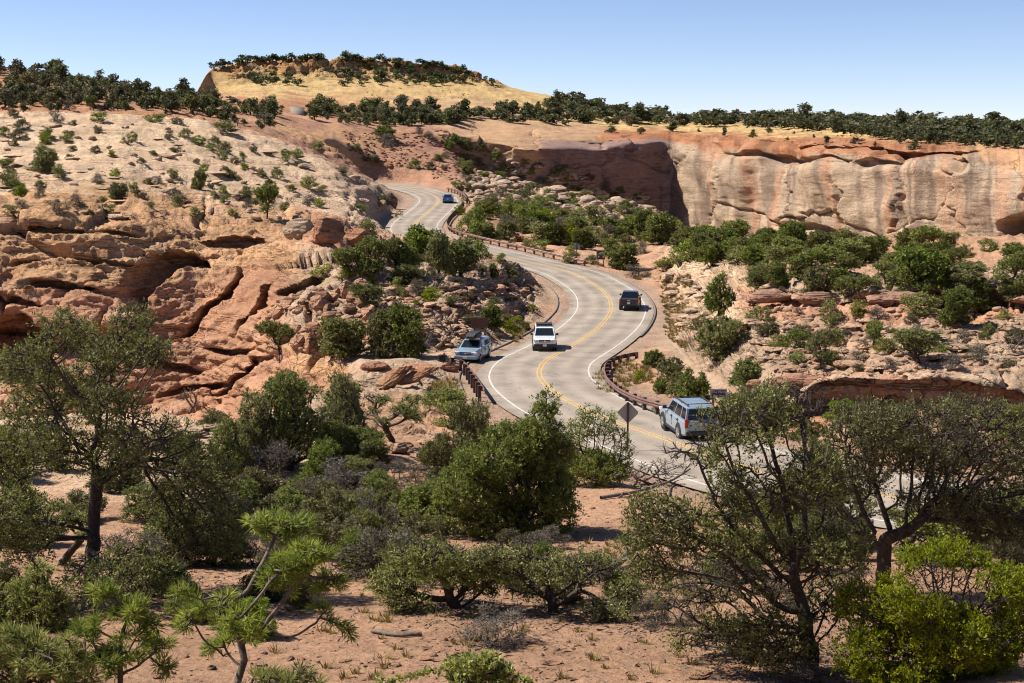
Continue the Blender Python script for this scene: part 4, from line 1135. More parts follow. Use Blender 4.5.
def grow(base, lean, att, r, step, infl, kill, trunk_h, iters=160, wob=0.25):
    pos = [np.array(base, float)]; par = [-1]
    d = np.array(lean, float); d /= np.linalg.norm(d)
    ntr = max(2, int(trunk_h / step))
    for i in range(ntr):
        d2 = d + r.normal(size=3) * wob * 0.35; d2 /= np.linalg.norm(d2)
        pos.append(pos[-1] + d2 * step); par.append(len(pos) - 2)
    att = att.copy()
    P_ = np.array(pos)
    near = np.full(len(att), 1e9); nid = np.zeros(len(att), int)
    for i, q in enumerate(P_):
        dd = np.linalg.norm(att - q, axis=1); m = dd < near
        near[m] = dd[m]; nid[m] = i
    alive = np.ones(len(att), bool)
    tried = {}
    for it in range(iters):
        use = alive & (near < infl)
        if not use.any():
            if not alive.any(): break
            k = np.argmin(np.where(alive, near, 1e9)); use = np.zeros(len(att), bool); use[k] = True
        ids = nid[use]; vec = att[use] - P_[ids]
        vec /= np.linalg.norm(vec, axis=1)[:, None] + 1e-9
        uid, inv = np.unique(ids, return_inverse=True)
        acc = np.zeros((len(uid), 3)); np.add.at(acc, inv, vec)
        acc += r.normal(size=acc.shape) * wob * np.sqrt(np.bincount(inv))[:, None]
        acc /= np.linalg.norm(acc, axis=1)[:, None] + 1e-9
        new = P_[uid] + acc * step
        keep = np.array([tried.get(u, 0) < 4 for u in uid])
        if not keep.any(): break
        for u in uid: tried[u] = tried.get(u, 0) + 1
        new = new[keep]; src = uid[keep]
        o = len(P_)
        P_ = np.vstack([P_, new]); par += list(src)
        for i, q in enumerate(new):
            dd = np.linalg.norm(att - q, axis=1); m = dd < near
            near[m] = dd[m]; nid[m] = o + i
        alive &= near > kill
        if len(P_) > 15000: break
    return P_, np.array(par)

def tubes(P_, par, rtip, rbase, power=1.8, sides=5, minr=0.0):
    n = len(P_); ch = [[] for _ in range(n)]
    for i in range(1, n): ch[par[i]].append(i)
    load = np.zeros(n)
    for i in range(n - 1, -1, -1):
        load[i] = 1.0 if not ch[i] else sum(load[c] for c in ch[i])
    rad = rtip + (rbase - rtip) * (load / load[0]) ** (1 / power)
    rad = np.maximum(rad, minr)
    V, Fq = [], []
    cnt = 0
    done = np.zeros(n, bool)
    for s in range(n):
        starts = [s] if s == 0 else []
    heads = [(0, -1)]
    while heads:
        h, pr = heads.pop()
        chain = ([pr] if pr >= 0 else []) + [h]
        while ch[chain[-1]]:
            cs = sorted(ch[chain[-1]], key=lambda c: -load[c])
            for c in cs[1:]: heads.append((c, chain[-1]))
            chain.append(cs[0])
        if len(chain) < 2: continue
        pts = P_[chain]; rr = rad[chain].copy()
        if pr >= 0: rr[0] = min(rr[0], rr[1] * 1.25)
        tg = np.gradient(pts, axis=0); tg /= np.linalg.norm(tg, axis=1)[:, None] + 1e-9
        up = np.array([0.31, 0.17, 0.93]) if abs(tg[0][2]) < 0.9 else np.array([1.0, 0.1, 0])
        a = np.cross(tg, up); a /= np.linalg.norm(a, axis=1)[:, None] + 1e-9
        b = np.cross(tg, a)
        ns = sides + (3 if rr.max() > 0.5 * rbase else 0)
        an = np.arange(ns) * 2 * np.pi / ns
        lump = 1 + 0.16 * np.sin(an * 2 + chain[0])[None, :] * (rr[:, None] > 0.25 * rbase)
        ring = pts[:, None] + rr[:, None, None] * lump[..., None] * (np.cos(an)[None, :, None] * a[:, None] + np.sin(an)[None, :, None] * b[:, None])
        m = len(chain)
        ii = cnt + np.arange(m * ns).reshape(m, ns)
        q = np.stack([ii[:-1], np.roll(ii[:-1], -1, 1), np.roll(ii[1:], -1, 1), ii[1:]], -1).reshape(-1, 4)
        V.append(ring.reshape(-1, 3)); Fq.append(q); cnt += m * ns
    return np.concatenate(V), np.concatenate(Fq), load, ch

def leaf_quads(C, Dr, ln, wd, r, tint, ori=0.5):
    """diamond leaves at C, long axis mixed from Dr and random"""
    n = len(C)
    a = r.normal(size=(n, 3)); a /= np.linalg.norm(a, axis=1)[:, None]
    a = a * (1 - ori) + Dr * ori + np.array([0, 0, 0.12]); a /= np.linalg.norm(a, axis=1)[:, None] + 1e-9
    b = np.cross(a, r.normal(size=(n, 3))); b /= np.linalg.norm(b, axis=1)[:, None] + 1e-9
    l = ln * r.uniform(0.6, 1.3, n)[:, None]; w = wd * r.uniform(0.7, 1.3, n)[:, None]
    V = np.stack([C - a * l * 0.3, C + b * w, C + a * l, C - b * w], 1).reshape(-1, 3)
    return V, np.arange(4 * n).reshape(n, 4), np.repeat(tint, 4)

def crown_leaves(P_, par, load, ch, r, per, rad, ln, wd, thr=2.5, bare=0.08, ori=0.4, flatz=0.8):
    idx_ = np.where(load <= thr)[0]
    idx_ = idx_[idx_ > 0]
    # bare twigs come in patches
    pn = perlin(P_[idx_, 0] * 0.9 + 3, P_[idx_, 1] * 0.9, P_[idx_, 2] * 0.9)
    idx_ = idx_[pn > np.quantile(pn, bare)]
    d = P_[idx_] - P_[par[idx_]]; d /= np.linalg.norm(d, axis=1)[:, None] + 1e-9
    k = np.repeat(np.arange(len(idx_)), per)
    off = r.normal(size=(len(k), 3)); off /= np.linalg.norm(off, axis=1)[:, None]
    off *= (rad * r.uniform(0, 1, len(k)) ** 0.45)[:, None]; off[:, 2] *= flatz
    C = P_[idx_][k] + off + d[k] * rad * 0.25
    od = off / (np.linalg.norm(off, axis=1)[:, None] + 1e-9)
    clump = r.uniform(0, 1, len(idx_))
    tint = np.clip(0.6 * clump[k] ** 1.5 + 0.5 * r.uniform(0, 1, len(k)) ** 1.5, 0, 1)
    return leaf_quads(C, od * 0.6 + d[k] * 0.4, ln, wd, r, tint, ori)

def crown_sprays(P_, par, load, r, ntw, tl, per, ln, wd, thr, bare, ori, droop=0.0, dead=0.15, tw=0.004):
    idx_ = np.where(load <= thr)[0]; idx_ = idx_[idx_ > 0]
    pn = perlin(P_[idx_, 0] * 0.8 + 3, P_[idx_, 1] * 0.8, P_[idx_, 2] * 0.9)
    isbare = pn <= np.quantile(pn, bare)
    d = P_[idx_] - P_[par[idx_]]; d /= np.linalg.norm(d, axis=1)[:, None] + 1e-9
    k = np.repeat(np.arange(len(idx_)), ntw)
    td = r.normal(size=(len(k), 3)); td /= np.linalg.norm(td, axis=1)[:, None]
    td = td * 0.75 + d[k] * 0.7 + np.array([0, 0, 0.18 - droop]); td /= np.linalg.norm(td, axis=1)[:, None] + 1e-9
    L_ = tl * r.uniform(0.45, 1.25, len(k))
    o = P_[idx_][k]; e = o + td * L_[:, None]; e[:, 2] -= 0.12 * L_
    sd = np.cross(td, r.normal(size=td.shape)); sd /= np.linalg.norm(sd, axis=1)[:, None] + 1e-9
    TV = np.stack([o - sd * tw, o + sd * tw, e], 1).reshape(-1, 3); TF = np.arange(len(TV)).reshape(-1, 3)
    leafy = ~isbare[k] & (r.uniform(size=len(k)) > dead)
    kk = np.repeat(np.where(leafy)[0], per)
    u = r.uniform(0.15, 1.05, len(kk))[:, None]
    C = o[kk] + (e[kk] - o[kk]) * u + r.normal(size=(len(kk), 3)) * tl * 0.11
    clump = r.uniform(0, 1, len(idx_)); tw_ = r.uniform(0, 1, len(k))
    tint = np.clip(0.4 * clump[k][kk] ** 1.4 + 0.35 * tw_[kk] ** 1.4 + 0.35 * r.uniform(0, 1, len(kk)) ** 1.5, 0, 1)
    V, Q, t = leaf_quads(C, td[kk], ln, wd, r, tint, ori)
    return V, Q, t, TV, TF

def tree_meshes(seed, lobes, base, lean, trunk_h, n_att, step, rbase, leaf, leafmat, barkmat='bark', rtip=0.008, kill=None, bare=0.1, wob=0.28, sides=5, minr=0.0, thr=2.5, infl=None, spray=None, droop=0.0, dead=0.15):
    r = np.random.default_rng(seed)
    att = lobe_points(lobes, n_att, r)
    P_, par = grow(base, lean, att, r, step, infl or step * 9, kill or step * 1.6, trunk_h, wob=wob)
    V, Q, load, ch = tubes(P_, par, rtip, rbase, sides=sides, minr=minr)
    if spray:
        ntw, tl, per, ln, wd, ori = spray
        LV, LQ, tint, TV, TF = crown_sprays(P_, par, load, r, ntw, tl, per, ln, wd, thr, bare, ori, droop, dead, tw=max(rtip * 0.45, 0.0035))
        tm = mesh_np('trunk', np.concatenate([V, TV]), [Q, TF + len(V)], M[barkmat], False)
        return tm, mesh_np('crown', LV, LQ, M[leafmat], False, {'tint': ('FLOAT', tint)})
    tm = mesh_np('trunk', V, Q, M[barkmat], True)
    per, rad, ln, wd, ori = leaf
    LV, LQ, tint = crown_leaves(P_, par, load, ch, r, per, rad, ln, wd, thr, bare, ori)
    cm = mesh_np('crown', LV, LQ, M[leafmat], False, {'tint': ('FLOAT', tint)})
    return tm, cm

def plant_tree(name, label, cat, p, meshes, scale=(1, 1, 1), rz=0.0, group=None, parts=('trunk', 'crown')):
    root = empty(name, p, rz)
    root.scale = scale
    tag(root, label, cat, group)
    for nm, me in zip(parts, meshes):
        link(nm, me, root)
    return root

# ---- stock of shapes for the middle distance; each about 1 unit high and 1 unit wide
def stock(seed, kind):
    r = np.random.default_rng(seed)
    lobes = []
    if kind == 'round':
        for k in range(9):
            a = r.uniform(0, 2 * math.pi); q = r.uniform(0.08, 0.33); z = r.uniform(0.25, 0.82)
            sh = 0.24 * (1.1 - 0.5 * abs(z - 0.45)); lobes.append((q * math.cos(a) * (1.25 - z * 0.6), q * math.sin(a) * (1.25 - z * 0.6), z, sh, sh, 0.17))
        lobes += [(0, 0, 0.45, 0.36, 0.36, 0.30), (0, 0, 0.25, 0.40, 0.40, 0.2)]
        for a in r.uniform(0, 6.28, 5): lobes.append((0.26 * math.cos(a), 0.26 * math.sin(a), 0.16, 0.2, 0.2, 0.12))
        return tree_meshes(seed, lobes, (0, 0, -0.06), (r.normal() * .15, r.normal() * .15, 1), 0.04, 1100, 0.038, 0.045, None, 'juniper', rtip=0.003, bare=0.06, thr=3.0, sides=4, spray=(4, 0.085, 7, 0.034, 0.012, 0.5))
    if kind == 'open':
        for k in range(7):
            a = r.uniform(0, 2 * math.pi); q = r.uniform(0.15, 0.36); z = r.uniform(0.4, 0.86)
            lobes.append((q * math.cos(a), q * math.sin(a), z, 0.22, 0.22, 0.15))
        lobes += [(0, 0, 0.72, 0.28, 0.28, 0.2), (0.1, 0, 0.35, 0.34, 0.34, 0.16)]
        return tree_meshes(seed, lobes, (0, 0, -0.06), (r.normal() * .3, r.normal() * .3, 1), 0.10, 800, 0.04, 0.04, None, 'juniper', rtip=0.003, bare=0.14, thr=3.0, sides=4, spray=(4, 0.09, 7, 0.034, 0.012, 0.5))
    if kind == 'cone':
        for k in range(8):
            z = 0.15 + 0.1 * k; q = 0.42 * (1 - z) ** 0.8
            for j in range(3):
                a = r.uniform(0, 2 * math.pi); lobes.append((q * 0.55 * math.cos(a), q * 0.55 * math.sin(a), z, q * 0.62 + .03, q * 0.62 + .03, 0.12))
        return tree_meshes(seed, lobes, (0, 0, -0.06), (0, 0, 1), 0.25, 700, 0.042, 0.045, None, 'juniper', rtip=0.003, bare=0.05, thr=4, sides=4, spray=(4, 0.085, 6, 0.036, 0.012, 0.55))
    if kind in ('bush', 'scrub', 'sage', 'brightbush', 'rust'):
        for k in range(8):
            a = r.uniform(0, 2 * math.pi); q = r.uniform(0.05, 0.36)
            lobes.append((q * math.cos(a), q * math.sin(a), r.uniform(0.25, 0.8) * (1 - 0.6 * q), 0.2, 0.2, 0.22))
        for a in r.uniform(0, 6.28, 6): lobes.append((0.28 * math.cos(a), 0.28 * math.sin(a), 0.14, 0.2, 0.2, 0.14))
        mat = {'bush': 'juniper', 'scrub': 'scrub', 'sage': 'sage', 'brightbush': 'bright', 'rust': 'rust'}[kind]
        lf = (9, 0.085, 0.065, 0.016, 0.6) if kind != 'sage' else (8, 0.10, 0.075, 0.010, 0.7)
        return tree_meshes(seed, lobes, (0, 0, -0.05), (r.normal() * .1, r.normal() * .1, 1), 0.06, 420, 0.05, 0.026, lf, mat, 'greybranch' if kind in ('sage', 'scrub') else 'bark', rtip=0.004, bare=0.08, thr=3.5, sides=3)
    if kind == 'dead':
        for k in range(8):
            a = r.uniform(0, 2 * math.pi); q = r.uniform(0.1, 0.4)
            lobes.append((q * math.cos(a), q * math.sin(a), r.uniform(0.3, 0.85), 0.18, 0.18, 0.18))
        return tree_meshes(seed, lobes, (0, 0, -0.05), (r.normal() * .2, r.normal() * .2, 1), 0.1, 520, 0.045, 0.04, (1, 0.06, 0.05, 0.01, 0.6), 'sage', 'dead', rtip=0.006, bare=0.4, thr=2, sides=3, minr=0.006)
STOCK = {}
for kind, cnt in (('round', 6), ('open', 4), ('cone', 3), ('bush', 4), ('scrub', 3), ('sage', 3), ('brightbush', 2), ('rust', 1), ('dead', 3)):
    STOCK[kind] = [stock(100 * (1 + sum(map(ord, kind))) + k, kind) for k in range(cnt)]

# ---- light shapes for the far belts: trunk and crown in one small mesh
def far_mesh(seed, kind):
    r = np.random.default_rng(seed)
    if kind == 'dead':
        lob = [(r.normal() * .2, r.normal() * .2, r.uniform(.4, .9), 0.2, 0.2, 0.2) for _ in range(6)]
        return tree_meshes(seed, lob, (0, 0, -0.1), (.1, 0, 1), 0.2, 160, 0.08, 0.05, (1, 0.05, 0.04, 0.01, 0.6), 'sage', 'dead', rtip=0.010, bare=0.9, minr=0.010, sides=3)[0]
    n = 620; lob = []
    nl = int(r.integers(5, 10)); low = {'live': 0.15, 'tall': 0.2, 'flat': 0.1}[kind]; wide = {'live': 0.34, 'tall': 0.2, 'flat': 0.42}[kind]
    for k in range(nl):
        a = r.uniform(0, 2 * math.pi); q = r.uniform(0.03, wide); z = r.uniform(low, 0.86 if kind != 'flat' else 0.7) * (1.1 - 0.5 * q / wide)
        s_ = r.uniform(0.10, 0.22); lob.append((q * math.cos(a), q * math.sin(a), z, s_, s_, s_ * 0.8))
    lob += [(0, 0, 0.35, wide * 0.75, wide * 0.75, 0.25), (0, 0, 0.6, wide * 0.5, wide * 0.5, 0.25)]
    C = lobe_points(lob, n, r)
    tn = np.clip(0.5 + 0.9 * perlin(C[:, 0] * 5 + seed, C[:, 1] * 5, C[:, 2] * 5) + 0.3 * r.normal(size=n), 0, 1) ** 1.3
    V, Q, t = leaf_quads(C, np.zeros_like(C), 0.085, 0.030, r, tn, 0.0)
    s = np.array([(math.cos(a), math.sin(a)) for a in (0, 2.1, 4.2)])
    tv = np.concatenate([np.c_[s * 0.04, np.full(3, -0.12)], np.c_[s * 0.02, np.full(3, 0.5)]])
    tq = np.array([[0, 1, 4, 3], [1, 2, 5, 4], [2, 0, 3, 5]])
    me = mesh_np('juniper', np.concatenate([V, tv]), [Q, tq + len(V)], M['scrub' if kind == 'flat' and seed % 2 else 'farjuniper'], False, {'tint': ('FLOAT', np.concatenate([t, np.zeros(6)]))})
    me.materials.append(M['bark'])
    mi = np.zeros(len(me.polygons), np.int32); mi[-3:] = 1
    me.polygons.foreach_set('material_index', mi)
    return me
FAR = [far_mesh(900 + k, ('live', 'flat', 'live', 'tall', 'live', 'flat', 'live')[k % 7]) for k in range(14)]
FARDEAD = [far_mesh(950 + k, 'dead') for k in range(2)]

ORD = ['first', 'second', 'third', 'fourth', 'fifth', 'sixth', 'seventh', 'eighth', 'ninth', 'tenth', 'eleventh', 'twelfth', 'thirteenth', 'fourteenth', 'fifteenth',
       'sixteenth', 'seventeenth', 'eighteenth', 'nineteenth', 'twentieth']
def ordinal(i):
    if i < 20: return ORD[i]
    n = i + 1
    return '%d%s' % (n, {1: 'st', 2: 'nd', 3: 'rd'}.get(n % 10 if n % 100 not in (11, 12, 13) else 0, 'th'))

KIND = {'round': ('juniper_tree', 'dark round juniper', 'tree', ('trunk', 'crown')), 'open': ('juniper_tree', 'open branched juniper', 'tree', ('trunk', 'crown')),
        'cone': ('juniper_tree', 'pointed dark juniper', 'tree', ('trunk', 'crown')), 'bush': ('green_bush', 'low dark green bush', 'bush', ('branches', 'foliage')),
        'scrub': ('scrub_bush', 'olive scrub bush', 'bush', ('branches', 'foliage')), 'sage': ('sagebrush', 'grey sagebrush mound', 'bush', ('branches', 'foliage')),
        'brightbush': ('green_bush', 'bright green bush', 'bush', ('branches', 'foliage')), 'rust': ('scrub_bush', 'rust coloured dead bush', 'bush', ('branches', 'foliage')),
        'dead': ('dead_shrub', 'bare grey shrub', 'bush', ('branches', 'twig_tips'))}
RND = np.random.default_rng(77)

def stand(where, group, items):
    """plants of one neighbourhood: (px, py of the foot, height px, width px, kind)"""
    by = {}
    for it in sorted(items, key=lambda i: i[0]):
        by.setdefault(it[4], []).append(it)
    for kind, lst in by.items():
        name, look, cat, parts = KIND[kind]
        for i, (px, py, hpx, wpx, _) in enumerate(lst):
            p = hit(px, py); dep = p[1] * math.cos(PITCH) - p[2] * math.sin(PITCH)
            h, w = hpx * dep / F, wpx * dep / F
            me = STOCK[kind][int(RND.integers(len(STOCK[kind])))]
            if len(lst) == 1: lb = '%s %s' % (look, where)
            elif i == len(lst) - 1: lb = '%s %s, farthest right' % (look, where)
            else: lb = '%s %s, %s from the left' % (look, where, ordinal(i))
            if kind == 'dead':
                o = link(name, me[0]); o.location = (p[0], p[1], p[2] - 0.02 * h); o.scale = (w * 1.08, w * 1.08, h * 1.06); o.rotation_euler = (0, 0, RND.uniform(0, 6.28))
                tag(o, lb, cat, group); continue
            plant_tree(name, lb, cat, (p[0], p[1], p[2] - 0.02 * h), me, (w * 1.08, w * 1.08, h * 1.06), RND.uniform(0, 6.28), group, parts)

def scatter(n, poly, seed, mind, tries=6000, keepout=True, clump=True):
    r = np.random.default_rng(seed); out = []
    poly = np.array(poly, float)
    for _ in range(tries):
        x, y = r.uniform(poly[:, 0].min(), poly[:, 0].max()), r.uniform(poly[:, 1].min(), poly[:, 1].max())
        ins = False; j = len(poly) - 1
        for i in range(len(poly)):
            if (poly[i, 1] > y) != (poly[j, 1] > y) and x < (poly[j, 0] - poly[i, 0]) * (y - poly[i, 1]) / (poly[j, 1] - poly[i, 1]) + poly[i, 0]: ins = not ins
            j = i
        if ins and clump and float(perlin(np.array(x / 38.0 + seed), np.array(y / 16.0), np.array(0.5))) < -0.32: continue
        if ins and all(abs(x - a) / mind + abs(y - b) / (mind * 0.35) > 1 for a, b in out):
            if keepout and 276 < x < 312 and 104 < y < 126: continue
            out.append((x, y))
            if len(out) >= n: break
    return out

def belt(where, group, pts, hr, asp, look='dark juniper', dead=0.0, name='juniper'):
    pts = sorted(pts)
    for i, (px, py) in enumerate(pts):
        p = hit(px, py); dep = p[1] * math.cos(PITCH)
        h = (hr[0] * 0.6 + (hr[1] * 1.25 - hr[0] * 0.6) * RND.uniform() ** 1.4) * dep / F; w = h * RND.uniform(*asp)
        dd = RND.uniform() < dead
        o = link('dead_tree' if dd else name, FARDEAD[int(RND.integers(2))] if dd else FAR[int(RND.integers(14))])
        o.location = (p[0], p[1], p[2] - 0.03 * h); o.scale = (w, w, h); o.rotation_euler = (0, 0, RND.uniform(0, 6.28))
        tag(o, '%s %s, %s from the left' % ('bare dead juniper' if dd else look, where, ordinal(i)), 'tree', group)

stand('on the pale slickrock slope', 'bushes on the pale slickrock slope', [
 (13, 115, 7, 12, 'scrub'), (70, 110, 12, 15, 'sage'), (57, 122, 12, 15, 'sage'), (98, 121, 11, 18, 'bush'), (91, 109, 14, 11, 'open'), (73, 125, 6, 10, 'scrub'),
 (48, 139, 13, 20, 'bush'), (70, 137, 8, 14, 'scrub'), (6, 136, 12, 13, 'bush'), (13, 146, 9, 12, 'scrub'), (44, 172, 25, 26, 'round'), (58, 178, 16, 16, 'bush'), (132, 142, 12, 11, 'bush'),
 (72, 151, 9, 9, 'scrub'), (69, 159, 8, 9, 'scrub'), (95, 152, 7, 11, 'scrub'), (98, 182, 10, 14, 'sage'), (141, 164, 7, 10, 'scrub'), (157, 183, 8, 12, 'sage'), (155, 122, 10, 22, 'bush'), (179, 124, 8, 14, 'scrub'),
 (185, 137, 10, 14, 'bush'), (199, 145, 11, 15, 'bush'), (167, 139, 7, 9, 'scrub'), (176, 152, 8, 13, 'scrub'), (223, 132, 13, 30, 'bush'), (196, 164, 6, 8, 'scrub'), (243, 160, 9, 9, 'bush'), (223, 160, 10, 12, 'bush'),
 (231, 178, 12, 11, 'scrub'), (211, 151, 8, 12, 'bush'), (199, 190, 20, 18, 'round'), (179, 203, 15, 26, 'sage'), (117, 200, 18, 20, 'round'), (133, 193, 12, 14, 'bush'), (41, 198, 13, 14, 'sage'), (23, 209, 11, 18, 'sage'),
 (59, 211, 12, 24, 'sage'), (75, 205, 12, 18, 'sage'), (91, 215, 6, 9, 'scrub'), (7, 187, 20, 26, 'bush'), (18, 192, 14, 18, 'bush'), (6, 166, 8, 16, 'bush'), (41, 188, 8, 13, 'scrub'), (223, 193, 9, 11, 'bush'), (246, 193, 9, 11, 'bush'), (211, 188, 8, 9, 'scrub'),
 (26, 288, 11, 15, 'sage')])
stand('left of the distant bend', 'bushes left of the distant bend', [
 (266, 219, 36, 22, 'open'), (278, 179, 14, 16, 'bush'), (269, 188, 10, 13, 'scrub'), (297, 158, 10, 16, 'bush'), (285, 156, 8, 10, 'bush'), (298, 166, 8, 12, 'scrub'), (317, 151, 10, 16, 'bush'), (370, 161, 8, 18, 'scrub'),
 (341, 173, 8, 14, 'scrub'), (323, 192, 8, 13, 'bush'), (309, 206, 13, 18, 'sage'), (320, 206, 9, 14, 'brightbush'), (366, 236, 20, 23, 'bush'), (255, 205, 11, 15, 'scrub'), (356, 150, 8, 11, 'scrub'), (382, 205, 12, 18, 'scrub'), (246, 208, 10, 14, 'sage'), (290, 190, 9, 12, 'scrub')])
stand('among the ledges right of the blue car', 'bushes on the ledges past the blue car', [
 (432, 170, 9, 11, 'scrub'), (468, 175, 15, 15, 'round'), (480, 151, 11, 13, 'bush'), (458, 188, 9, 14, 'bush'), (473, 191, 10, 15, 'bush'), (385, 140, 16, 22, 'round'), (491, 201, 10, 17, 'scrub'), (508, 206, 13, 19, 'brightbush'), (491, 215, 17, 13, 'cone'),
 (519, 209, 12, 14, 'bush'), (531, 195, 14, 20, 'bush'), (545, 184, 9, 13, 'bush'), (558, 174, 11, 20, 'bush'), (578, 192, 9, 12, 'scrub'), (600, 201, 8, 14, 'scrub'), (563, 186, 7, 12, 'scrub'), (528, 206, 10, 14, 'sage'), (544, 214, 14, 18, 'dead'),
 (553, 201, 10, 14, 'scrub'), (592, 212, 9, 14, 'bush'), (571, 205, 8, 14, 'scrub'), (612, 196, 8, 14, 'scrub'), (626, 208, 9, 14, 'bush'), (508, 190, 8, 12, 'scrub'), (520, 180, 7, 12, 'scrub'), (502, 176, 8, 12, 'scrub'), (588, 180, 7, 12, 'scrub')])
stand('behind the long far guardrail', 'bushes behind the long guardrail', [
 (505, 229, 18, 16, 'sage'), (466, 233, 21, 23, 'bush'), (478, 239, 21, 22, 'bush'), (488, 240, 15, 16, 'round'), (497, 241, 11, 13, 'bush'), (547, 243, 27, 36, 'bush'), (535, 234, 16, 22, 'dead'), (558, 245, 23, 22, 'round'), (575, 240, 23, 26, 'round'), (596, 246, 21, 24, 'bush'),
 (538, 251, 14, 20, 'bush'), (569, 254, 11, 15, 'brightbush'), (591, 228, 15, 22, 'bush'), (460, 215, 11, 14, 'brightbush'), (518, 242, 12, 14, 'rust'), (472, 222, 12, 16, 'scrub'), (483, 212, 12, 12, 'round'), (612, 230, 14, 20, 'bush'), (620, 240, 14, 18, 'round'), (527, 246, 9, 12, 'bush'), (552, 226, 12, 18, 'bush'), (511, 246, 8, 10, 'bush')])
stand('in the wash under the canyon wall', 'trees in the wash under the canyon wall', [
 (661, 245, 33, 42, 'round'), (644, 239, 30, 28, 'round'), (629, 233, 18, 20, 'round'), (699, 253, 27, 33, 'round'), (734, 245, 25, 34, 'round'), (720, 259, 15, 32, 'bush'), (746, 257, 20, 24, 'round'), (760, 258, 27, 28, 'round'), (672, 268, 15, 36, 'brightbush'),
 (641, 254, 14, 15, 'sage'), (623, 269, 26, 36, 'round'), (638, 277, 14, 27, 'sage'), (570, 263, 13, 18, 'bush'), (591, 264, 11, 16, 'bush'), (755, 280, 15, 26, 'bush'), (612, 256, 18, 22, 'round'), (684, 246, 20, 24, 'round'), (710, 244, 18, 22, 'round'), (650, 222, 12, 20, 'bush'), (634, 216, 10, 18, 'bush')])
stand('below the right hand canyon wall', 'trees below the right hand canyon wall', [
 (777, 287, 26, 28, 'round'), (818, 298, 34, 32, 'round'), (786, 262, 26, 40, 'round'), (838, 276, 36, 60, 'open'), (865, 263, 27, 32, 'round'), (853, 301, 28, 32, 'open'), (885, 284, 23, 28, 'open'), (909, 251, 23, 34, 'round'), (920, 302, 54, 62, 'round'), (944, 266, 26, 26, 'round'), (920, 313, 24, 38, 'bush'),
 (955, 326, 38, 38, 'round'), (979, 310, 31, 36, 'round'), (1011, 307, 27, 28, 'open'), (1014, 270, 27, 34, 'round'), (964, 258, 15, 20, 'brightbush'), (990, 252, 15, 22, 'bush'), (830, 319, 22, 26, 'bush'), (797, 313, 7, 12, 'sage'), (891, 333, 8, 14, 'scrub'), (805, 252, 18, 26, 'round'), (828, 250, 18, 26, 'round'), (850, 248, 16, 24, 'round'),
 (880, 254, 18, 24, 'round'), (928, 262, 20, 24, 'round'), (768, 246, 18, 26, 'round'), (900, 272, 18, 22, 'bush'), (872, 291, 18, 22, 'bush'), (940, 292, 24, 28, 'round'), (800, 279, 22, 30, 'round'), (1000, 283, 12, 18, 'sage'), (893, 300, 16, 20, 'scrub')])
stand('on the ledges of the right hand slope', 'bushes on the right hand ledges', [
 (794, 348, 22, 30, 'bush'), (821, 368, 40, 30, 'open'), (875, 348, 29, 22, 'open'), (917, 363, 36, 46, 'open'), (944, 348, 9, 14, 'scrub'), (952, 363, 11, 15, 'brightbush'), (976, 360, 18, 30, 'sage'), (1017, 356, 24, 26, 'dead'), (1008, 368, 11, 14, 'scrub'), (720, 313, 42, 42, 'cone'), (717, 361, 48, 44, 'round'), (740, 338, 24, 30, 'bush'),
 (758, 288, 24, 26, 'round'), (700, 330, 12, 16, 'scrub'), (860, 372, 10, 14, 'scrub'), (846, 335, 9, 14, 'scrub'), (770, 322, 10, 15, 'scrub'), (985, 340, 9, 13, 'scrub')])
stand('inside the curve of the near guardrail', 'bushes inside the near guardrail', [
 (653, 367, 18, 24, 'round'), (670, 380, 24, 30, 'round'), (688, 404, 37, 42, 'cone'), (702, 401, 30, 26, 'cone'), (640, 381, 12, 16, 'brightbush'), (748, 386, 28, 40, 'round'), (770, 400, 24, 34, 'bush'), (660, 393, 16, 18, 'round'), (676, 396, 26, 24, 'cone')])
stand('on the knoll between the two bends', 'junipers on the knoll', [
 (319, 281, 21, 28, 'brightbush'), (350, 275, 29, 31, 'open'), (370, 275, 38, 36, 'round'), (394, 264, 26, 28, 'round'), (408, 284, 20, 34, 'round'), (420, 260, 36, 42, 'round'), (438, 272, 42, 32, 'round'), (458, 274, 37, 42, 'round'), (479, 259, 20, 22, 'bush'), (479, 271, 9, 16, 'scrub'), (492, 277, 15, 14, 'cone'), (499, 262, 10, 12, 'bush'),
 (367, 310, 28, 30, 'open'), (417, 307, 10, 14, 'brightbush'), (438, 280, 7, 13, 'sage'), (458, 282, 6, 11, 'sage'), (490, 328, 25, 28, 'round'), (467, 302, 7, 10, 'bush'), (388, 298, 9, 15, 'sage'), (443, 339, 27, 32, 'dead'), (432, 262, 24, 28, 'round'), (446, 256, 22, 24, 'bush'), (406, 268, 22, 26, 'round'), (384, 282, 12, 18, 'dead'), (340, 262, 14, 18, 'bush')])
stand('beside the pull-out ledge', 'junipers by the pull-out', [
 (288, 360, 40, 38, 'open'), (344, 357, 40, 52, 'round'), (385, 356, 46, 40, 'round'), (405, 357, 54, 46, 'round'), (443, 361, 8, 10, 'scrub'), (423, 350, 20, 24, 'dead'), (330, 345, 26, 26, 'bush')])
stand('on the left road bank', 'bushes on the left road bank', [
 (510, 332, 14, 16, 'brightbush'), (518, 324, 11, 14, 'brightbush'), (526, 330, 10, 13, 'scrub'), (504, 322, 10, 14, 'scrub'), (531, 310, 8, 10, 'brightbush'), (497, 338, 8, 12, 'scrub')])
def more(poly, n, seed, mind, kinds, hr, asp):
    r = np.random.default_rng(seed)
    return [(x, y, h, h * r.uniform(*asp), kinds[int(r.integers(len(kinds)))]) for (x, y), h in ((q, r.uniform(*hr)) for q in scatter(n, poly, seed, mind))]
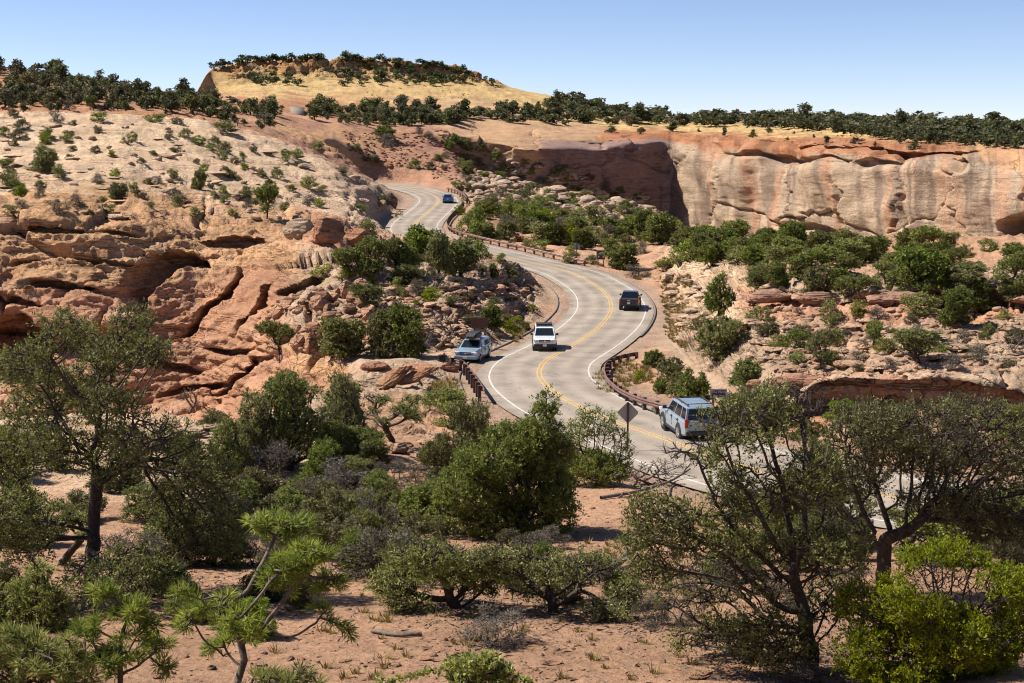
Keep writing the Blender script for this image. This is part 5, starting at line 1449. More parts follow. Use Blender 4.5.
stand('on the slope between guardrail and ledges', 'bushes between the far guardrail and the ledges', more([(462, 222), (480, 205), (540, 212), (620, 225), (650, 238), (610, 252), (540, 244), (480, 238)], 34, 501, 17, ('bush', 'bush', 'round', 'brightbush', 'sage'), (11, 20), (1.1, 1.5)))
stand('high on the ledges under the shaded wall', 'bushes under the shaded wall', more([(465, 165), (500, 158), (560, 172), (650, 200), (655, 222), (600, 218), (520, 200), (470, 192)], 34, 502, 18, ('scrub', 'bush', 'bush', 'sage'), (7, 12), (1.2, 1.7)))
stand('at the mouth of the wash', 'trees at the mouth of the wash', more([(665, 240), (770, 246), (775, 270), (735, 268), (690, 262)], 16, 503, 20, ('round', 'round', 'bush'), (18, 28), (1.1, 1.5)))
stand('in the right hand woodland', 'trees of the right hand woodland', more([(765, 244), (930, 246), (1024, 252), (1024, 300), (960, 318), (890, 300), (770, 290)], 20, 504, 24, ('round', 'round', 'open', 'bush'), (18, 32), (1.1, 1.6)))
stand('between the right hand ledges', 'scrub between the right hand ledges', more([(745, 315), (1024, 315), (1024, 370), (760, 372)], 26, 505, 30, ('scrub', 'bush', 'sage', 'brightbush'), (8, 18), (1.2, 1.7)))
stand('low on the pale dome', 'scrub on the pale dome', more([(0, 120), (120, 118), (240, 145), (370, 185), (360, 215), (240, 218), (0, 215)], 44, 506, 26, ('scrub', 'bush', 'bush', 'brightbush'), (6, 12), (1.2, 1.7)))
stand('around the knoll junipers', 'scrub around the knoll', more([(330, 275), (400, 255), (500, 262), (520, 300), (480, 330), (400, 300)], 22, 507, 22, ('scrub', 'bush', 'sage', 'brightbush'), (7, 16), (1.2, 1.7)))
stand('on the red scree above the distant bend', 'scrub on the red scree', more([(380, 136), (445, 130), (472, 155), (452, 178), (405, 176)], 13, 508, 15, ('scrub', 'bush', 'sage'), (7, 13), (1.2, 1.6)))
# far belts
belt('in the thick belt along the left skyline', 'junipers along the left skyline', scatter(175, [(-20, 62), (60, 75), (120, 89), (200, 97), (250, 107), (278, 120), (262, 132), (225, 124), (180, 116), (110, 110), (60, 112), (-20, 113)], 1, 7, clump=False), (11, 19), (1.0, 1.5), dead=0.07)
belt('in the tree band under the butte', 'junipers under the butte', scatter(70, [(250, 104), (300, 107), (360, 110), (430, 112), (470, 118), (470, 124), (420, 126), (390, 128), (330, 122), (270, 118)], 2, 7, clump=False), (11, 17), (1.0, 1.6))
belt('in the grove right of the yellow slickrock', 'junipers right of the yellow slickrock', scatter(56, [(455, 114), (500, 106), (560, 106), (620, 114), (680, 122), (680, 127), (600, 125), (520, 120), (460, 120)], 5, 8), (11, 17), (1.0, 1.7))
belt('on the far right skyline', 'junipers on the far right skyline', scatter(40, [(700, 122), (860, 124), (1040, 130), (1040, 150), (960, 146), (900, 140), (800, 128)], 6, 15), (12, 20), (1.0, 1.7), dead=0.03)
belt('on the canyon rim', 'bushes on the canyon rim', scatter(22, [(560, 134), (680, 134), (760, 140), (900, 150), (1000, 148), (1000, 140), (800, 132), (680, 130)], 8, 26), (6, 11), (1.1, 1.8), look='small dark bush', name='rim_bush')

def woodland(name, label, pts, hr, asp, seed):
    """the smallest far trees, too many and too small to tell apart: one mesh"""
    r = np.random.default_rng(seed); VV, QQ, TT_, n = [], [], [], 0
    for px, py in pts:
        p = hit(px, py); dep = p[1] * math.cos(PITCH); h = r.uniform(*hr) * dep / F; w = h * r.uniform(*asp)
        m_ = 130
        lob = [(0, 0, 0.4, 0.36, 0.36, 0.3)] + [(0.3 * math.cos(a), 0.3 * math.sin(a), r.uniform(.35, .75), 0.24, 0.24, 0.2) for a in r.uniform(0, 6.28, 4)]
        V, Q, t = leaf_quads(lobe_points(lob, m_, r), np.zeros((m_, 3)), 0.17, 0.075, r, r.uniform(0, 1, m_) * r.uniform(.4, 1), 0.0)
        VV.append(V * np.array([w, w, h]) + p); QQ.append(Q + n); TT_.append(t); n += len(V)
    o = link(name, mesh_np(name, np.concatenate(VV), np.concatenate(QQ), M['farjuniper'], False, {'tint': ('FLOAT', np.concatenate(TT_))}))
    tag(o, label, 'woodland', kind='stuff')
woodland('distant_woodland', 'far dark junipers and brush crowding the skyline plateau', scatter(150, [(560, 100), (620, 112), (720, 120.5), (860, 122), (1040, 129), (1040, 142), (960, 138), (900, 133), (800, 124), (700, 124), (600, 118)], 61, 6)
         + scatter(60, [(700, 123), (860, 126), (1040, 134), (1040, 146), (900, 138), (800, 130)], 62, 9), (9, 15), (1.1, 2.0), 1)
woodland('distant_woodland', 'dark brush and junipers covering the top and face of the butte', scatter(60, [(205, 69), (250, 58.5), (330, 57.5), (440, 64.5), (500, 85), (500, 87), (440, 69), (330, 62), (250, 63), (215, 71)], 3, 5)
         + scatter(40, [(250, 80), (330, 74), (420, 74), (470, 82), (440, 86), (330, 86), (250, 85)], 4, 11) + scatter(8, [(215, 80), (330, 66), (430, 70), (330, 76)], 44, 14), (5, 9.5), (1.0, 1.7), 2)
woodland('distant_woodland', 'low dark brush filling the ground between the left skyline junipers', scatter(46, [(-20, 66), (60, 77), (120, 90), (200, 97), (250, 108), (275, 122), (250, 126), (180, 112), (110, 102), (60, 102), (-20, 104)], 71, 8), (7, 13), (1.3, 2.2), 3)
woodland('distant_woodland', 'low brush between the junipers under the butte', scatter(70, [(300, 110), (430, 112), (560, 106), (640, 116), (680, 124), (600, 126), (470, 124), (390, 129), (330, 124)], 72, 6, clump=False), (6, 11), (1.3, 2.2), 4)
woodland('distant_woodland', 'continuous dark juniper belt along the canyon plateau', scatter(120, [(655, 119), (700, 121.5), (860, 126), (1030, 132), (1030, 150), (960, 147), (900, 142), (800, 131), (690, 127)], 73, 7, clump=False), (9, 16), (1.1, 1.9), 5)

# ------------------------------------------------------------------ larger plants of the foreground, each with a skeleton of its own
def own_tree(name, label, seed, base, lobes, trunk, n_att, step, rbase, leaf, mat, cat='tree', bark='bark', parts=('trunk', 'crown'), depth=0.9, dj=0.5, base_d=None, **k):
    """lobes: (px, py, rx px, ry px) as seen from the viewpoint; trunk: (lean px dx, dy up, height m)"""
    bx, by = base
    p = hit(bx, by) if base_d is None else unproject(bx, by, base_d)
    if base_d is not None: p[2] = ground_z(p[0], p[1])
    dep = p[1] * math.cos(PITCH) - p[2] * math.sin(PITCH)
    s = dep / F
    by = project(p)[1]
    r = np.random.default_rng(seed + 5000)
    xs = [l[0] for l in lobes]; half = (max(xs) - min(xs)) / 2 + 1
    L_ = []
    for (x, y, rx, ry) in lobes:
        room = math.sqrt(max(0.05, 1 - min(1, abs(x - np.mean(xs)) / (half * 1.15)) ** 2))
        L_.append(((x - bx) * s, r.uniform(-1, 1) * half * dj * room * s, (by - y) * s, rx * s, rx * s * depth, ry * s))
    me = tree_meshes(seed, L_, (0, 0, -0.15), (trunk[0], r.normal() * 0.1, trunk[1]), trunk[2], int(n_att * (3.0 if n_att > 800 else 2.2)), step, rbase, leaf, mat, bark, kill=step * KILL, spray=SPRAY.get(seed), **k)
    return plant_tree(name, label, cat, p, me, parts=parts)

KILL = 1.15
SPRAY = {1: (4, 0.28, 10, 0.058, 0.0155, 0.5), 2: (5, 0.28, 7, 0.054, 0.0145, 0.5), 3: (5, 0.28, 8, 0.054, 0.0145, 0.5), 4: (4, 0.20, 11, 0.046, 0.0125, 0.6), 5: (4, 0.28, 13, 0.066, 0.019, 0.5), 6: (4, 0.26, 9, 0.06, 0.017, 0.75),
         7: (4, 0.25, 8, 0.056, 0.016, 0.45), 8: (4, 0.25, 8, 0.056, 0.016, 0.45), 9: (4, 0.19, 9, 0.05, 0.013, 0.7)}
JL = (30, 0.17, 0.085, 0.026, 0.4)       # juniper spray: leaves per tip, radius, length, width, orientation
own_tree('pinyon_pine', 'tall pinyon pine with a straight dark trunk in front of the red cliff', 1, (88, 597),
         [(95, 322, 30, 20), (132, 326, 24, 18), (62, 348, 28, 20), (160, 350, 22, 14), (112, 358, 38, 22), (38, 372, 30, 20), (75, 392, 40, 24), (126, 398, 36, 22), (166, 420, 32, 22), (28, 418, 34, 22), (14, 458, 36, 26), (62, 442, 34, 22), (112, 450, 36, 24), (155, 460, 38, 26), (208, 474, 34, 24), (222, 515, 26, 22), (172, 515, 44, 28), (38, 502, 44, 26), (140, 550, 54, 24), (198, 548, 40, 24), (0, 510, 36, 30), (40, 530, 30, 18)],
         (0.06, 1, 2.3), 2300, 0.125, 0.165, (26, 0.16, 0.066, 0.017, 0.45), 'oldjuniper', bare=0.10, dead=0.25, wob=0.3, thr=2.2, rtip=0.009, dj=0.75)
own_tree('juniper_tree', 'leaning twisted juniper with bare limbs right of the grey SUV', 2, (812, 668),
         [(735, 418, 44, 24), (785, 404, 42, 22), (690, 440, 36, 14), (655, 502, 36, 20), (700, 522, 44, 24), (640, 534, 24, 14), (742, 482, 44, 26), (795, 468, 42, 28), (722, 590, 46, 26), (690, 617, 36, 20), (764, 560, 50, 32), (700, 648, 30, 14), (765, 625, 46, 26), (808, 538, 42, 28), (830, 602, 28, 26), (740, 650, 40, 16), (655, 560, 30, 16)],
         (-0.15, 1, 1.3), 1900, 0.11, 0.145, (26, 0.15, 0.058, 0.0155, 0.45), 'oldjuniper', bare=0.36, dead=0.30, wob=0.36, thr=2.0, rtip=0.010, dj=0.7)
own_tree('juniper_tree', 'broad gnarled juniper with a forked trunk above the yellow-green bush', 3, (884, 598),
         [(862, 418, 46, 22), (912, 410, 42, 22), (962, 416, 46, 24), (1003, 438, 38, 26), (836, 450, 40, 24), (900, 450, 48, 24), (962, 462, 48, 26), (1012, 478, 32, 26), (820, 488, 34, 22), (968, 506, 46, 24), (1003, 530, 36, 22), (930, 500, 38, 22), (1050, 450, 40, 30), (1045, 510, 36, 28), (858, 482, 34, 20), (905, 530, 26, 18), (845, 525, 30, 18)],
         (-0.03, 1, 1.6), 2000, 0.115, 0.15, (25, 0.155, 0.06, 0.016, 0.45), 'oldjuniper', bare=0.30, dead=0.28, wob=0.36, thr=2.0, rtip=0.011, dj=0.7)
own_tree('juniper_bush', 'bright yellow-green juniper bush in the lower right corner', 4, (938, 676),
         [(900, 582, 38, 26), (945, 562, 34, 26), (985, 578, 38, 26), (868, 605, 34, 26), (858, 642, 30, 26), (922, 632, 48, 30), (980, 632, 44, 30), (1008, 604, 28, 26), (890, 664, 40, 16), (965, 662, 45, 16), (905, 552, 20, 14), (945, 622, 50, 30)],
         (0.05, 1, 0.5), 1700, 0.085, 0.10, (30, 0.11, 0.05, 0.0135, 0.6), 'bright', cat='bush', bare=0.16, wob=0.3, thr=2.5, rtip=0.006, dj=0.6)
own_tree('juniper_tree', 'dense dark juniper with a pointed leader left of the diamond sign', 5, (522, 536),
         [(545, 398, 10, 13), (543, 412, 13, 12), (541, 424, 18, 14), (470, 455, 16, 12), (500, 438, 14, 12), (520, 440, 38, 18), (548, 450, 28, 22), (490, 456, 34, 18), (470, 482, 36, 22), (522, 490, 52, 32), (556, 502, 22, 26), (505, 518, 58, 18), (450, 516, 28, 14), (530, 460, 40, 26)],
         (0.03, 1, 0.8), 1900, 0.13, 0.17, (44, 0.20, 0.08, 0.024, 0.45), 'juniper', bare=0.03, wob=0.25, thr=2.6, rtip=0.009, dj=0.55)
own_tree('juniper_tree', 'upright light green juniper with finger-like tips left of the diamond sign', 6, (597, 486),
         [(572, 442, 10, 22), (585, 424, 8, 24), (598, 432, 9, 26), (611, 436, 8, 24), (622, 450, 8, 22), (590, 466, 32, 16), (604, 470, 26, 14), (578, 470, 16, 14)],
         (0.0, 1, 0.3), 900, 0.12, 0.09, (22, 0.14, 0.10, 0.024, 0.75), 'pinyon', bare=0.05, wob=0.15, thr=2.5, rtip=0.009, dj=0.5)
own_tree('juniper_tree', 'low spreading juniper with a crooked trunk above the sandy clearing', 7, (458, 608),
         [(420, 562, 38, 14), (394, 577, 26, 12), (450, 556, 38, 16), (482, 576, 26, 16), (408, 594, 24, 8), (436, 543, 28, 10), (466, 590, 22, 10)],
         (-0.5, 1, 0.5), 900, 0.11, 0.13, (14, 0.12, 0.072, 0.022, 0.4), 'juniper', bare=0.28, wob=0.34, thr=2.0, rtip=0.009, dj=0.6)
own_tree('juniper_tree', 'wide sprawling juniper behind the grey sagebrush mound', 8, (556, 612),
         [(508, 566, 28, 14), (550, 556, 30, 14), (592, 574, 28, 14), (535, 590, 30, 9), (606, 596, 26, 9), (488, 552, 22, 9), (565, 580, 22, 12), (520, 545, 16, 8), (626, 580, 14, 8)],
         (-0.2, 1, 0.4), 1000, 0.11, 0.11, (15, 0.13, 0.075, 0.022, 0.4), 'juniper', bare=0.25, wob=0.4, thr=2.2, rtip=0.009, dj=0.7)
own_tree('juniper_tree', 'small pointed green juniper near the lower left edge', 9, (33, 628),
         [(40, 556, 7, 14), (39, 575, 14, 14), (28, 598, 26, 18), (52, 600, 20, 18), (15, 612, 28, 16), (62, 618, 18, 14), (-10, 600, 20, 18), (35, 612, 34, 16)],
         (0.05, 1, 0.4), 1100, 0.09, 0.09, (24, 0.12, 0.07, 0.017, 0.6), 'pinyon', bare=0.04, wob=0.22, thr=2.4, rtip=0.007, dj=0.5, base_d=27.0)
PT = (60, 0.10, 0.11, 0.0085, 0.85)       # pinyon tuft
own_tree('pinyon_pine', 'young pinyon with dense tufted needles in the lower left corner', 10, (28, 725),
         [(18, 640, 38, 18), (62, 648, 34, 18), (20, 674, 44, 16), (82, 676, 24, 14), (-25, 650, 30, 20), (40, 660, 36, 20)],
         (0, 1, 0.3), 420, 0.12, 0.07, PT, 'pinyon', bare=0.02, wob=0.25, thr=1.6, rtip=0.008, dj=0.5, base_d=19.5)
own_tree('pinyon_pine', 'small pinyon with bare forked stem and needle tufts at the bottom left', 11, (130, 735),
         [(110, 590, 14, 8), (136, 604, 20, 9), (152, 620, 12, 9), (98, 626, 16, 9), (154, 646, 16, 9), (120, 650, 24, 9), (166, 662, 12, 9), (94, 660, 12, 9), (140, 630, 14, 8)],
         (-0.15, 1, 0.5), 300, 0.10, 0.04, PT, 'pinyon', bark='greybranch', bare=0.0, wob=0.35, thr=1.2, rtip=0.010, dj=0.5, base_d=19.8)
own_tree('pinyon_pine', 'crooked pinyon with pale bare branches and bright tufts above the bottom edge', 12, (228, 735),
         [(266, 524, 22, 10), (292, 534, 26, 12), (316, 546, 24, 12), (334, 574, 14, 12), (282, 570, 20, 9), (226, 600, 24, 9), (200, 606, 14, 9), (250, 612, 20, 9), (240, 642, 24, 9), (356, 627, 5, 5), (320, 606, 8, 6), (292, 626, 8, 6), (212, 652, 14, 9), (190, 580, 8, 8), (184, 622, 8, 7), (300, 556, 24, 12)],
         (0.25, 1, 0.9), 560, 0.11, 0.055, PT, 'pinyon', bark='greybranch', bare=0.0, wob=0.4, thr=1.3, rtip=0.011, dj=0.45, base_d=20.0)
own_tree('pinyon_pine', 'top of a tufted pinyon showing at the bottom edge left of centre', 13, (285, 760),
         [(270, 678, 20, 8), (300, 676, 18, 8), (318, 684, 14, 7), (255, 690, 18, 10), (290, 695, 30, 12)],
         (0, 1, 0.3), 110, 0.12, 0.05, PT, 'pinyon', bare=0.0, wob=0.3, thr=1.4, rtip=0.009, dj=0.4, base_d=18.5)
own_tree('green_bush', 'leafy olive bush rising over the bottom edge near the centre', 14, (482, 745),
         [(478, 664, 22, 9), (452, 672, 12, 8), (505, 674, 12, 8), (526, 680, 8, 6), (480, 684, 34, 14), (380, 684, 8, 5)],
         (0, 1, 0.4), 420, 0.07, 0.04, (16, 0.075, 0.055, 0.02, 0.5), 'pinyon', cat='bush', bare=0.0, wob=0.3, thr=2.0, rtip=0.005, dj=0.5, base_d=18.8, parts=('branches', 'foliage'))

# finer shapes for the larger plants between foreground and road
def fine(seed, kind):
    r = np.random.default_rng(seed); lobes = []
    if kind == 'fineround':
        for k in range(12):
            a = r.uniform(0, 2 * math.pi); z = r.uniform(0.2, 0.85); q = r.uniform(0.1, 0.36) * (1.2 - 0.6 * z)
            lobes.append((q * math.cos(a), q * math.sin(a), z, 0.17, 0.17, 0.12))
        lobes += [(0, 0, 0.4, 0.34, 0.34, 0.26), (0, 0, 0.7, 0.2, 0.2, 0.2)]
        for a in r.uniform(0, 6.28, 5): lobes.append((0.28 * math.cos(a), 0.28 * math.sin(a), 0.14, 0.18, 0.18, 0.1))
        return tree_meshes(seed, lobes, (0, 0, -0.05), (r.normal() * .15, r.normal() * .15, 1), 0.12, 1500, 0.03, 0.04, None, 'juniper', rtip=0.0025, bare=0.10, thr=2.6, sides=4, spray=(4, 0.075, 9, 0.019, 0.0062, 0.5))
    if kind == 'fineopen':
        for k in range(9):
            a = r.uniform(0, 2 * math.pi); q = r.uniform(0.15, 0.4); lobes.append((q * math.cos(a), q * math.sin(a), r.uniform(0.4, 0.9), 0.15, 0.15, 0.09))
        return tree_meshes(seed, lobes, (0, 0, -0.05), (r.normal() * .3, r.normal() * .3, 1), 0.15, 800, 0.034, 0.05, None, 'juniper', rtip=0.003, bare=0.2, thr=2.4, sides=4, wob=0.36, spray=(4, 0.085, 8, 0.022, 0.007, 0.5))
    if kind in ('finebright', 'finescrub', 'finesage'):
        for k in range(12):
            a = r.uniform(0, 2 * math.pi); q = r.uniform(0.05, 0.38); lobes.append((q * math.cos(a), q * math.sin(a), r.uniform(0.2, 0.85) * (1.05 - 0.9 * q), 0.15, 0.15, 0.15))
        for a in r.uniform(0, 6.28, 6): lobes.append((0.3 * math.cos(a), 0.3 * math.sin(a), 0.12, 0.17, 0.17, 0.12))
        mat = {'finebright': 'pinyon', 'finescrub': 'scrub', 'finesage': 'sage'}[kind]
        lf = (14, 0.055, 0.034, 0.010, 0.55) if kind != 'finesage' else (9, 0.05, 0.04, 0.005, 0.8)
        return tree_meshes(seed, lobes, (0, 0, -0.04), (0, 0, 1), 0.03, 1000, 0.032, 0.02, lf, mat, 'greybranch', rtip=0.003, bare=0.06, thr=3.0, sides=3)
for kind, cnt in (('fineround', 4), ('fineopen', 3), ('finebright', 2), ('finescrub', 2), ('finesage', 3)):
    STOCK[kind] = [fine(7000 + 100 * sum(map(ord, kind)) + k, kind) for k in range(cnt)]
KIND.update({'fineround': KIND['round'], 'fineopen': KIND['open'], 'finebright': KIND['brightbush'], 'finescrub': KIND['scrub'], 'finesage': KIND['sage']})
stand('in the near thicket left of centre', 'junipers of the near thicket', [
 (290, 470, 106, 98, 'fineround'), (256, 474, 84, 70, 'fineround'), (345, 455, 84, 60, 'fineround'), (228, 486, 70, 66, 'fineround'), (345, 418, 36, 40, 'round'), (325, 492, 54, 66, 'fineround'), (232, 530, 52, 66, 'fineround'),
 (394, 447, 54, 66, 'fineopen'), (455, 424, 46, 66, 'finebright'), (472, 476, 84, 62, 'fineround'), (440, 474, 56, 52, 'finescrub'), (438, 512, 50, 60, 'finescrub'), (372, 545, 70, 70, 'finesage'), (330, 538, 54, 66, 'finescrub'), (415, 482, 22, 32, 'finesage'), (395, 525, 50, 44, 'finescrub'), (305, 515, 40, 50, 'finesage'), (190, 412, 26, 30, 'dead'), (212, 425, 22, 34, 'finescrub'), (362, 470, 30, 36, 'finescrub')])
stand('on the sandy clearing in the foreground', 'bushes of the sandy clearing', [
 (490, 643, 44, 74, 'finesage'), (640, 606, 24, 40, 'finesage'), (655, 626, 38, 46, 'finesage'), (618, 600, 26, 34, 'finescrub'), (604, 622, 18, 30, 'finesage'), (688, 625, 18, 26, 'finesage'), (800, 683, 26, 44, 'finesage')])
stand('under the gnarled junipers on the right', 'bushes under the right hand junipers', [
 (925, 562, 56, 84, 'finebright'), (800, 570, 60, 50, 'fineround'), (745, 560, 42, 56, 'finebright'), (1005, 580, 66, 60, 'finescrub'), (860, 560, 40, 44, 'fineround'), (846, 530, 10, 14, 'finebright'), (980, 545, 48, 60, 'fineround')])

stand('behind the trunk of the tall pinyon', 'brush behind the tall pinyon', [(20, 545, 70, 84, 'fineround'), (62, 565, 60, 80, 'fineopen'), (170, 565, 66, 96, 'fineround'), (215, 566, 60, 80, 'fineround'), (128, 566, 44, 64, 'finesage'), (252, 565, 40, 60, 'finesage'), (0, 480, 60, 60, 'fineround'), (40, 470, 40, 60, 'finescrub'), (120, 488, 46, 70, 'finescrub'), (185, 480, 44, 60, 'fineround'),
 (268, 600, 40, 50, 'finescrub'), (150, 520, 40, 60, 'fineround'), (80, 520, 40, 60, 'finescrub'), (5, 590, 40, 50, 'finescrub')])
stand('beyond the road at the right edge', 'bushes beyond the road on the right', [(962, 458, 42, 62, 'fineround'), (872, 442, 38, 54, 'fineround'), (1012, 446, 44, 60, 'fineround'), (806, 438, 26, 42, 'finescrub'), (772, 430, 32, 46, 'fineround'), (912, 448, 34, 50, 'finescrub'), (840, 420, 26, 40, 'finebright'), (990, 428, 24, 40, 'finescrub'), (742, 418, 34, 44, 'finescrub')])
stand('filling the ground under the near thicket', 'brush under the near thicket', more([(225, 445), (330, 440), (400, 470), (445, 520), (430, 572), (360, 585), (250, 590), (215, 520)], 34, 601, 30, ('finescrub', 'finesage', 'fineround', 'finescrub'), (30, 56), (1.1, 1.5)))
stand('behind the sprawling junipers', 'brush behind the sprawling junipers', more([(400, 560), (470, 540), (560, 548), (640, 585), (640, 612), (520, 600), (420, 590)], 15, 602, 30, ('finescrub', 'finesage', 'finebright'), (24, 42), (1.1, 1.5)))
stand('under the twisted junipers at the right', 'brush under the twisted junipers', more([(700, 520), (800, 500), (860, 520), (870, 600), (790, 640), (700, 580)], 12, 603, 36, ('finescrub', 'finesage', 'fineround', 'finebright'), (24, 46), (1.1, 1.5)))
stand('screening the near road at the right', 'junipers along the near road on the right', [(776, 540, 60, 74, 'fineround'), (838, 548, 66, 80, 'fineround'), (962, 552, 62, 80, 'fineround'), (1014, 556, 74, 84, 'fineround'), (905, 548, 46, 70, 'fineopen'), (745, 520, 34, 50, 'finescrub'), (1050, 560, 70, 80, 'fineround')])
stand('in the lower left foreground', 'brush of the lower left foreground', more([(150, 575), (300, 600), (270, 640), (160, 640)], 7, 604, 40, ('finescrub', 'finesage', 'finebright', 'fineround'), (28, 50), (1.1, 1.5)))
# dead wood by the diamond sign and a fallen limb on the clearing
stand('heaped at the road edge under the diamond sign', 'dead branches by the diamond sign', [(650, 484, 22, 64, 'dead'), (668, 477, 18, 44, 'dead'), (634, 486, 16, 34, 'dead')])
def fallen_limb(label, pts, r0, seed, nbr=8):
    r = np.random.default_rng(seed)
    W_ = np.array([hit(x, y) + np.array([0, 0, z]) for x, y, z in pts])
    org = W_[0].copy(); c = catmull(W_ - org, 6)
    par = np.arange(len(c)) - 1
    P_ = list(c); pr = list(par)
    for k in range(nbr):
        i = int(r.integers(3, len(c))); d = r.normal(size=3); d[2] = abs(d[2]) * 0.8 + .2; d /= np.linalg.norm(d); last = i
        for j in range(int(r.integers(4, 9))):
            d = d + r.normal(size=3) * .3; d /= np.linalg.norm(d)
            P_.append(P_[last] + d * 0.11); pr.append(last); last = len(P_) - 1
    V, Q, _, _ = tubes(np.array(P_), np.array(pr), 0.012, r0, sides=6)
    o = link('fallen_branch', mesh_np('fallen_branch', V, Q, M['dead'], True)); o.location = org
    tag(o, label, 'branch')
fallen_limb('grey fallen limb lying across the sand below the diamond sign', [(612, 572, 0.1), (630, 562, 0.25), (645, 556, 0.35), (655, 552, 0.5)], 0.09, 1)
fallen_limb('dark fallen limb stretching from the dead brush heap', [(600, 500, 0.08), (640, 494, 0.12), (670, 486, 0.2), (690, 480, 0.5)], 0.06, 2, 4)
fallen_limb('thin stick lying on the sand left of the grey sagebrush', [(372, 633, 0.05), (400, 637, 0.05), (422, 636, 0.05)], 0.04, 3, 0)

# ------------------------------------------------------------------ rocks
BR = np.random.default_rng(31)
def rock(px, py, w, h, label, tone, depth=0.8, tilt=(0, 0), rz=None, sink=0.25, k=None, group=None):
    p = hit(px, py + h * 0.4); dep = p[1] * math.cos(PITCH); s = dep / F
    hz = h * s / 2
    return boulder((p[0], p[1] + w * s * depth * 0.2, p[2] + hz * (1 - 2 * sink)), (w * s / 2, w * s * depth / 2, hz), (tilt[0], tilt[1], BR.uniform(-0.4, 0.4) if rz is None else rz), label, rnd_tone(tone, BR), int(BR.integers(6)) if k is None else k, group)
RED, PALE, TAN = (0.42, 0.21, 0.125), (0.50, 0.37, 0.25), (0.46, 0.29, 0.19)
def slab_between(a, b, thick, wide, label, tone, d):
    A, B = unproject(*a, d), unproject(*b, d + 0.8)
    c = (A + B) / 2; v = Vector(B - A)
    q = v.to_track_quat('X', 'Z')
    boulder(c, (v.length * 0.58, wide, thick), q.to_euler(), label, tone, 2)
dd = hit(392, 388)[1]
slab_between((377, 392), (407, 367), 0.42, 0.7, 'steep leaning orange slab below the pull-out ledge', (0.48, 0.27, 0.15), dd)
slab_between((400, 384), (434, 368), 0.30, 0.6, 'gently leaning orange slab beside the steep slab', (0.48, 0.27, 0.15), dd + 0.3)
rock(416, 366, 50, 14, 'long flat ledge block above the leaning slabs', RED, 0.5, rz=0.05, k=4)
rock(376, 366, 34, 12, 'flat ledge block left of the leaning slabs', RED, 0.6, rz=-0.1, k=5)
rock(450, 367, 30, 12, 'squared ledge block next to the guardrail end', RED, 0.6, rz=0.1, k=3)
rock(408, 397, 18, 9, 'small orange rock at the foot of the steep slab', (0.48, 0.27, 0.15), 0.8)
rock(326, 232, 52, 34, 'massive rounded red outcrop overhanging the cliff rim', RED, 0.7, rz=0.1, k=1)
rock(352, 237, 36, 24, 'lower red outcrop right of the massive rounded one', RED, 0.7, rz=-0.1, k=0)
rock(300, 228, 34, 26, 'paler outcrop left of the massive rounded one', PALE, 0.7, k=2)
rock(393, 200, 15, 18, 'dark squared boulder at the inside of the distant bend', (0.30, 0.17, 0.12), 0.8, k=3)
rock(380, 205, 14, 14, 'rounded boulder left of the dark squared boulder', TAN, 0.8)
def rocks(where, group, pts, wr, asp, tone, look, **k):
    for i, (px, py) in enumerate(sorted(pts)):
        w = BR.uniform(*wr); rock(px, py, w, w * BR.uniform(*asp), '%s %s, %s from the left' % (look, where, ordinal(i)), tone, group=group, **k)
rocks('in the jumble below the knoll', 'boulders of the jumble below the knoll', scatter(44, [(262, 318), (290, 296), (372, 284), (382, 318), (370, 346), (300, 350)], 21, 15), (9, 24), (0.6, 1.0), (0.46, 0.26, 0.16), 'orange boulder')
rocks('along the lower ledge of the right hand slope', 'blocks of the lower right ledge', [(x, (384 if x < 960 else 384 + (x - 960) * 0.2) + BR.uniform(-2, 2)) for x in np.arange(758, 1035, 15.0)], (20, 42), (0.45, 0.65), (0.42, 0.22, 0.145), 'squared red block', depth=0.55, sink=0.1)
rocks('along the upper ledge of the right hand slope', 'blocks of the upper right ledge', [(x, 300 + BR.uniform(-2, 2)) for x in np.arange(755, 1035, 21.0)], (26, 54), (0.22, 0.36), (0.43, 0.25, 0.17), 'flat ledge block', depth=0.5, sink=0.1)
rocks('lying on the right hand slope between the ledges', 'slabs between the right ledges', scatter(30, [(750, 315), (1030, 315), (1030, 368), (750, 368)], 22, 26), (16, 40), (0.14, 0.26), (0.47, 0.31, 0.2), 'thin sandstone slab')
rocks('on the pale lip behind the tall pinyon', 'slabs of the pale lip', scatter(12, [(0, 428), (150, 420), (250, 424), (250, 446), (0, 450)], 23, 24), (18, 46), (0.2, 0.4), PALE, 'pale flat slab')
rocks('on the ledges below the bare open juniper', 'slabs below the pull-out', scatter(26, [(345, 432), (440, 430), (452, 468), (410, 520), (390, 500), (350, 470)], 24, 20), (14, 40), (0.2, 0.4), TAN, 'flat tan slab')
rocks('among the bushes right of the distant bend', 'slabs right of the distant bend', scatter(42, [(462, 182), (500, 160), (560, 172), (650, 200), (660, 216), (600, 222), (520, 208), (470, 200)], 25, 12), (9, 24), (0.25, 0.5), (0.48, 0.35, 0.25), 'pale slab')
